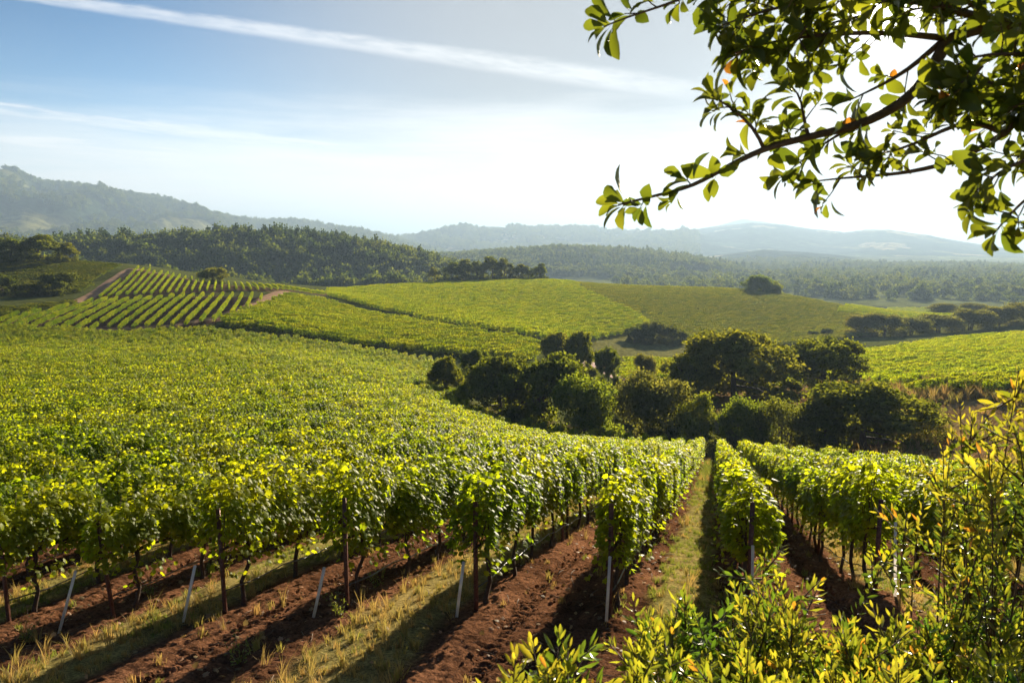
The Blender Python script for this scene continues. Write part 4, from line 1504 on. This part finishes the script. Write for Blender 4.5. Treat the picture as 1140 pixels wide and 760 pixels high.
WM = [weed_mesh(5), weed_mesh(6)]
for u, v, lab in ((168, 664, 'leafy green weed right of the leaning end post'), (250, 640, 'green weed between the second and third white stakes'),
                  (378, 690, 'green weed at the foot of the end post of the third row'), (268, 742, 'dry thin weed on the soil below the third white stake'),
                  (30, 715, 'small weed on the soil at the lower left'), (420, 655, 'weed under the vines of the third row'), (800, 610, 'green weed on the grassy track'),
                  (1012, 640, 'weed tuft right of the dark end post behind the shrubs'), (20, 630, 'bushy weed under the vines at the left edge')):
    x, y = hit(u, v, 0.02, ymin=5, ymax=40)
    o = thing('weed', lab, 'weed', (x, y, H1(x, y) + 0.02), rng.uniform(0, 6), 'weeds growing between the vine rows', (1.0, 1.0, rng.uniform(0.8, 1.2)))
    a, b = WM[rng.integers(2)]
    link('leaves', a, o); link('stems', b, o)

# ------------------------------------------------------------------ pale low wall by the far right vines
a = np.array(hit(975, 433, 0, ymin=60)); b = np.array(hit(1014, 429, 0, ymin=60))
d = b - a; L = np.hypot(*d); d /= L
wl = []
V, Fc = [], []
for i in range(7):
    l0, l1 = L * i / 7 + 0.04, L * (i + 1) / 7 - 0.04
    p0, p1 = a + d * l0, a + d * l1
    nn = np.array([-d[1], d[0]]) * 0.15
    z0 = H1(*((p0 + p1) / 2))
    k = len(V)
    hh = 0.38 + 0.05 * math.sin(i * 2.1)
    for zz in (z0 - 0.3, z0 + hh):
        V += [(*(p0 - nn), zz), (*(p1 - nn), zz), (*(p1 + nn), zz), (*(p0 + nn), zz)]
    Fc += [[k + j for j in f] for f in ((0, 3, 2, 1), (4, 5, 6, 7), (0, 1, 5, 4), (1, 2, 6, 5), (2, 3, 7, 6), (3, 0, 4, 7))]
o = link('low_wall', new_mesh('low_wall', V, Fc, M_STONE))
mark(o, 'pale low wall of short blocks at the corner of the right vineyard', None, 'wall')


# ------------------------------------------------------------------ foreground shrubs
def shrub(label, tips, root, seed, leafsz=0.052, per=26, span=0.34, ybias=0.0):
    g = np.random.default_rng(seed)
    root = np.array([root[0], root[1], H1(root[0], root[1])])
    o = thing('leafy_shrub', label, 'shrub', tuple(root), 0, 'yellow tipped shrubs in front of the camera')
    paths, pos, ax, nrm, cols, sz = [], [], [], [], [], []
    for tip in tips:
        tip = np.array(tip) - root
        base = np.array([g.normal(0, 0.15), g.normal(0, 0.15), -0.05])
        mid = base * 0.4 + tip * 0.55 + np.array([g.normal(0, 0.16), g.normal(0, 0.14), -0.10])
        # quadratic curve
        tt = np.linspace(0, 1, 9)[:, None]
        ctrl = mid * 2 - (base + tip) / 2
        crv = (1 - tt) ** 2 * base + 2 * tt * (1 - tt) * ctrl + tt ** 2 * tip
        paths.append((crv, np.linspace(0.008, 0.0018, 9)))
        ln = np.linalg.norm(tip - base)
        end = unit(crv[-1] - crv[-2])
        mood = g.random()
        twigs = [(tip, end, per)]
        for q in range(2):
            f = 1 - g.uniform(0.1, 0.32) * min(1, 1.0 / ln)
            p0 = (1 - f) ** 2 * base + 2 * f * (1 - f) * ctrl + f ** 2 * tip
            dd = unit(end * 0.7 + g.normal(0, 0.6, 3) + (0, 0, 0.25))
            p1 = p0 + dd * g.uniform(0.12, 0.24)
            paths.append(([p0, (p0 + p1) / 2 + (0, 0, -0.01), p1], [0.004, 0.003, 0.0018]))
            twigs.append((p1, dd, per // 2))
        for tp, en, cnt in twigs:
            sp_ = span * (1 if cnt == per else 0.5)
            a_ = unit(np.cross(en, [0.3, 0.1, 1.0])); b_ = np.cross(en, a_)
            for i in range(cnt):
                f = (i + g.random() * 0.7) / cnt               # 0 at the tip
                p_ = tp - en * f * sp_
                th = i * 2.4 + g.normal(0, 0.3)
                rad = math.cos(th) * a_ + math.sin(th) * b_
                opn = 0.35 + 1.0 * min(1, f * 2.2)
                ax.append(en + rad * opn + g.normal(0, 0.16, 3))
                nrm.append(en * 0.9 - rad * 0.3 + g.normal(0, 0.25, 3))
                pos.append(p_ + rad * 0.004)
                sz.append(leafsz * (0.62 + 0.5 * min(1, f * 3)) * g.uniform(0.75, 1.15))
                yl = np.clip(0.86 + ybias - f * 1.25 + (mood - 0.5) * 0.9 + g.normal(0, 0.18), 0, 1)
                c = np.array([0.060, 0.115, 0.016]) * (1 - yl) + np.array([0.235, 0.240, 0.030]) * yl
                if yl > 0.72 and g.random() < 0.07:
                    c = np.array([0.32, 0.19, 0.03])
                cols.append(c * g.uniform(0.8, 1.2))
    V, Fc = tubes(paths, 5)
    link('stems', new_mesh('shrub_stems', V, Fc, M_TWIG, None, True), o)
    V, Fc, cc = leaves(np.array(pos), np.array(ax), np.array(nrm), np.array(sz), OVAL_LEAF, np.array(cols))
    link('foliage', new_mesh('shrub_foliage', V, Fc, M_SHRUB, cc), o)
    return o


OUT_U = [672, 690, 705, 730, 760, 800, 835, 850, 880, 905, 940, 985, 1010, 1030, 1060, 1100, 1140, 1250]
OUT_V = [758, 722, 680, 652, 660, 680, 634, 608, 642, 668, 684, 700, 680, 664, 640, 622, 610, 600]


def mass_tips(u0, u1, n, seed, ymin=1.75, vmax=835):
    g = np.random.default_rng(seed)
    r_ = []
    for i in range(n):
        u = g.uniform(u0, u1)
        vt = np.interp(u, OUT_U, OUT_V)
        v = vt + (vmax - vt) * g.random() ** 0.85 + g.normal(0, 5)
        f = (v - 600) / 200
        Yd = 3.3 - 1.35 * f + g.normal(0, 0.12)
        r_.append(px(u, v, max(ymin, Yd)))
    return r_


shrub('small shrub with three yellow tipped sprigs at the bottom centre', [px(574, 728, 2.0), px(592, 715, 2.05), px(622, 703, 2.1), px(632, 722, 2.05), px(610, 742, 1.95), px(648, 762, 2.0), px(585, 765, 1.9),
      px(560, 770, 1.9), px(606, 775, 1.9), px(632, 780, 1.9)], (0.15, 2.6), 501, 0.056, 22, 0.20)
shrub('yellow tipped shrub left of the short white stake, edging the track', mass_tips(690, 840, 58, 502), (1.0, 3.3), 503)
shrub('dense green and yellow shrub below the short white stake', mass_tips(820, 930, 62, 504), (1.3, 3.1), 505)
shrub('dense shrub with orange tips below the dark end post', mass_tips(910, 1040, 62, 506), (1.7, 3.0), 507)
shrub('tangled shrub filling the lower right corner', mass_tips(1020, 1220, 78, 508), (2.1, 2.9), 509)
g = np.random.default_rng(510)
tips = [px(1068, 446, 2.9), px(1082, 458, 2.85), px(1100, 470, 2.9), px(1060, 480, 3.0), px(1050, 500, 3.0), px(1100, 505, 2.8), px(1134, 412, 2.6), px(1140, 450, 2.6), px(1120, 520, 2.7), px(1085, 530, 2.8),
        px(1010, 572, 3.1), px(1030, 548, 3.1), px(1050, 560, 3.0), px(1000, 600, 3.1), px(1025, 590, 3.0), px(1150, 480, 2.5), px(1165, 430, 2.5), px(1180, 500, 2.5)]
for i in range(14):
    u = g.uniform(1030, 1200)
    v = g.uniform(np.interp(u, [1010, 1050, 1100, 1200], [630, 550, 500, 440]), 700)
    tips.append(px(u, v, g.uniform(2.4, 3.1)))
shrub('tall loose shrub rising at the right edge over the vines', tips, (2.25, 3.2), 511, 0.048, 28, 0.50, 0.32)

# ------------------------------------------------------------------ oak overhanging from the right
g = np.random.default_rng(601)
OB = (2.75, 1.9)
oz = H1(*OB)
oak = thing('oak_tree', 'oak tree whose leafy branches hang into the upper right of the view', 'tree', (OB[0], OB[1], oz))
rt = np.array([OB[0], OB[1], oz])


def q3(u, v, Yd):
    return px(u, v, Yd) - rt


limb0 = np.array([0, 0, -0.3])
crotch = q3(1330, 60, 1.95)
paths = [([limb0, limb0 * 0.5 + crotch * 0.5 + (0.08, 0.05, 0), crotch, crotch + (0.1, 0.05, 1.2), crotch + (0.0, 0.2, 2.4)], [0.16, 0.13, 0.11, 0.09, 0.05])]
TW = []       # (points, start radius, leaves per metre, leaf spread)


def br(pts, r0, r1, dens, start=0.0):
    p_ = np.array([q3(*a) for a in pts])
    d_ = np.concatenate([[0], np.cumsum(np.linalg.norm(np.diff(p_, axis=0), axis=1))])
    m_ = max(6, int(d_[-1] / 0.03))
    tt = np.linspace(0, d_[-1], m_)
    c_ = np.stack([np.interp(tt, d_, p_[:, i]) for i in range(3)], 1)
    for _ in range(3):
        c_[1:-1] = (c_[:-2] + 2 * c_[1:-1] + c_[2:]) / 4
    paths.append((c_, np.linspace(r0, r1, m_)))
    TW.append((c_, dens, start))
    return c_


BR = [([(1330, 60, 1.95), (1200, 30, 2.0), (1110, 25, 2.05), (1055, 40, 2.1), (1040, 75, 2.1), (1010, 112, 2.1), (960, 138, 2.1), (900, 152, 2.1), (850, 165, 2.1), (810, 185, 2.1), (770, 208, 2.1), (720, 220, 2.1), (688, 228, 2.1)], 0.026, 0.003, 62, 0.55),
      ([(1050, 45, 2.1), (1010, 80, 2.15), (975, 98, 2.2), (945, 112, 2.2)], 0.009, 0.002, 70, 0.35),
      ([(1050, 42, 2.1), (1010, 38, 2.05), (960, 36, 2.0), (900, 40, 2.0), (850, 48, 2.0), (815, 60, 2.0)], 0.010, 0.002, 150, 0.25),
      ([(1110, 25, 2.05), (1040, 5, 2.0), (950, -8, 1.95), (880, 5, 1.95), (830, 18, 1.95), (800, 30, 1.95)], 0.012, 0.002, 130, 0.1),
      ([(1040, 5, 2.0), (960, -30, 2.0), (860, -28, 2.0), (780, -10, 2.0), (735, 8, 2.0), (700, 18, 2.0), (672, 30, 2.0)], 0.010, 0.002, 62, 0.4),
      ([(1200, 30, 2.0), (1160, 100, 1.9), (1120, 150, 1.9), (1060, 182, 1.95), (1000, 194, 2.0), (940, 198, 2.0), (905, 202, 2.0)], 0.014, 0.002, 75, 0.15),
      ([(1120, 150, 1.9), (1080, 130, 1.9), (1040, 150, 1.95), (1010, 165, 2.0), (960, 175, 2.0)], 0.008, 0.002, 95, 0.2),
      ([(1160, 100, 1.9), (1110, 90, 1.85), (1070, 95, 1.9), (1040, 110, 1.9)], 0.009, 0.002, 150, 0.0),
      ([(1180, 60, 1.95), (1120, 60, 1.85), (1080, 60, 1.85), (1060, 75, 1.85)], 0.009, 0.002, 150, 0.0),
      ([(1330, 60, 1.95), (1230, 150, 1.8), (1170, 200, 1.8), (1130, 230, 1.8), (1105, 262, 1.8)], 0.016, 0.002, 90, 0.35),
      ([(1230, 150, 1.8), (1160, 170, 1.75), (1110, 190, 1.75), (1085, 215, 1.75)], 0.010, 0.002, 130, 0.1),
      ([(1110, 25, 2.05), (1060, -10, 1.9), (1100, -30, 1.9), (1050, -40, 1.9)], 0.009, 0.002, 130, 0.0),
      ([(850, 165, 2.1), (840, 140, 2.05), (815, 120, 2.05), (792, 106, 2.05)], 0.006, 0.002, 130, 0.1),
      ([(900, 152, 2.1), (890, 125, 2.15), (900, 105, 2.15), (880, 95, 2.15)], 0.006, 0.002, 110, 0.1),
      ([(960, 138, 2.1), (930, 150, 2.15), (900, 172, 2.15), (880, 190, 2.15), (868, 198, 2.15)], 0.005, 0.0015, 60, 0.5)]
for b in BR:
    br(*b)
# filler twigs in the dense upper right mass
for i in range(30):
    u = g.uniform(800, 1180); v = g.uniform(-50, 120)
    lim = np.interp(u, [790, 850, 930, 985, 1030, 1060, 1180], [75, 70, 45, 35, 40, 140, 235])
    v = g.uniform(-50, lim)
    if 925 < u < 1050 and 36 < v < 165:
        continue
    Yd = g.uniform(1.8, 2.15)
    br([(u + g.uniform(30, 70), v - g.uniform(5, 45), Yd), (u + 20, v - 10, Yd), (u, v, Yd)], 0.0045, 0.0015, 110, 0.2)
pos, ax, nrm, cols, sz = [], [], [], [], []


def rosette(tip, dr, cnt, size, mood):
    a_ = unit(np.cross(dr, [0.2, 0.3, 1.0])); b_ = np.cross(dr, a_)
    for i in range(cnt):
        th = i * 2.4 + g.normal(0, 0.35)
        rad = math.cos(th) * a_ + math.sin(th) * b_
        f = i / max(1, cnt - 1)
        pos.append(tip - dr * f * 0.030 + rad * 0.002)
        ax.append(dr * (1.1 - 0.9 * f) + rad * (0.45 + 0.75 * f) + np.array([0, 0, 0.10]) + g.normal(0, 0.15, 3))
        nrm.append(dr * 0.8 - rad * 0.3 + np.array([0, 0, 0.55]) + g.normal(0, 0.28, 3))
        sz.append(size * (0.62 + 0.45 * f) * g.uniform(0.8, 1.18))
        yl = np.clip(mood + g.normal(0, 0.20), 0, 1)
        c = np.array([0.040, 0.066, 0.014]) * (1 - yl) + np.array([0.105, 0.130, 0.020]) * yl
        if g.random() < 0.006:
            c = np.array([0.24, 0.12, 0.03])
        cols.append(c * g.uniform(0.85, 1.15))


for c_, dens, start in list(TW):
    ln = np.sum(np.linalg.norm(np.diff(c_, axis=0), axis=1))
    lnn = ln * (1 - start)
    dr = unit(c_[-1] - c_[-3])
    rosette(c_[-1], dr, 9, 0.09, g.uniform(0.1, 0.7))
    nt = max(2, int(dens * lnn * (0.27 if dens > 65 else 0.22)))
    for i in range(nt):
        f = (len(c_) - 2) * (start + (1 - start) * (i + g.random()) / nt)
        j = min(int(f), len(c_) - 2)
        p_ = c_[j] + (c_[j + 1] - c_[j]) * (f - j)
        dr = unit(c_[j + 1] - c_[j])
        side = unit(g.normal(0, 1, 3)); side = unit(side - dr * (side @ dr))
        d2 = unit(dr * 0.7 + side * 0.9 + np.array([0, 0, 0.12]))
        L2 = g.uniform(0.03, 0.11) if dens > 65 else g.uniform(0.02, 0.05)
        tip = p_ + d2 * L2
        d3 = unit(d2 + dr * 0.3 + g.normal(0, 0.15, 3))
        paths.append(([p_, (p_ + tip) / 2 + g.normal(0, 0.003, 3), tip], [0.0022, 0.0017, 0.0012]))
        rosette(tip, d3, int(g.integers(5, 9)), g.uniform(0.050, 0.074) * (1.25 if dens < 65 else 1.0), g.uniform(0.0, 0.7))
pos, ax, nrm, cols, sz = (np.array(a_) for a_ in (pos, ax, nrm, cols, sz))
u_, v_, _ = project(pos + unit(ax) * sz[:, None] * 0.5 + rt)
kp = np.hypot(u_ - 988, (v_ - 12) * 0.8) > g.uniform(0, 15, len(u_))
pos, ax, nrm, cols, sz = pos[kp], ax[kp], nrm[kp], cols[kp], sz[kp]
V, Fc = tubes(paths[:1], 10)
link('trunk', new_mesh('oak_trunk', V, Fc, M_BARK, None, True), oak)
V, Fc = tubes(paths[1:], 5)
link('branches', new_mesh('oak_branches', V, Fc, M_TWIG, None, True), oak)
V, Fc, cc = leaves(np.array(pos), np.array(ax), np.array(nrm), np.array(sz), OAK_LEAF, np.array(cols))
link('foliage', new_mesh('oak_foliage', V, Fc, M_OAK, cc), oak)
print('oak leaves', len(pos))

# ------------------------------------------------------------------ air
zmax = float(np.max(H0(RR[::6, ::3] * np.sin(AZ[::6, ::3]), RR[::6, ::3] * np.cos(AZ[::6, ::3])))) + 40
V, Fc = boxes([(-14800, -14800, -140, 14800, 14800, max(zmax, 60))])
m, t = mat_new('haze_air')
pv = t.n('ShaderNodeVolumePrincipled')
pv.inputs['Color'].default_value = (0.34, 0.47, 0.63, 1)
pv.inputs['Density'].default_value = HAZE_DENSITY
pv.inputs['Anisotropy'].default_value = HAZE_ANISO
o_ = t.n('ShaderNodeOutputMaterial')
t.t.links.new(pv.outputs[0], o_.inputs['Volume'])
hz = link('haze', new_mesh('haze', V, Fc, m))
mark(hz, 'pale morning haze filling the valley', 'stuff')
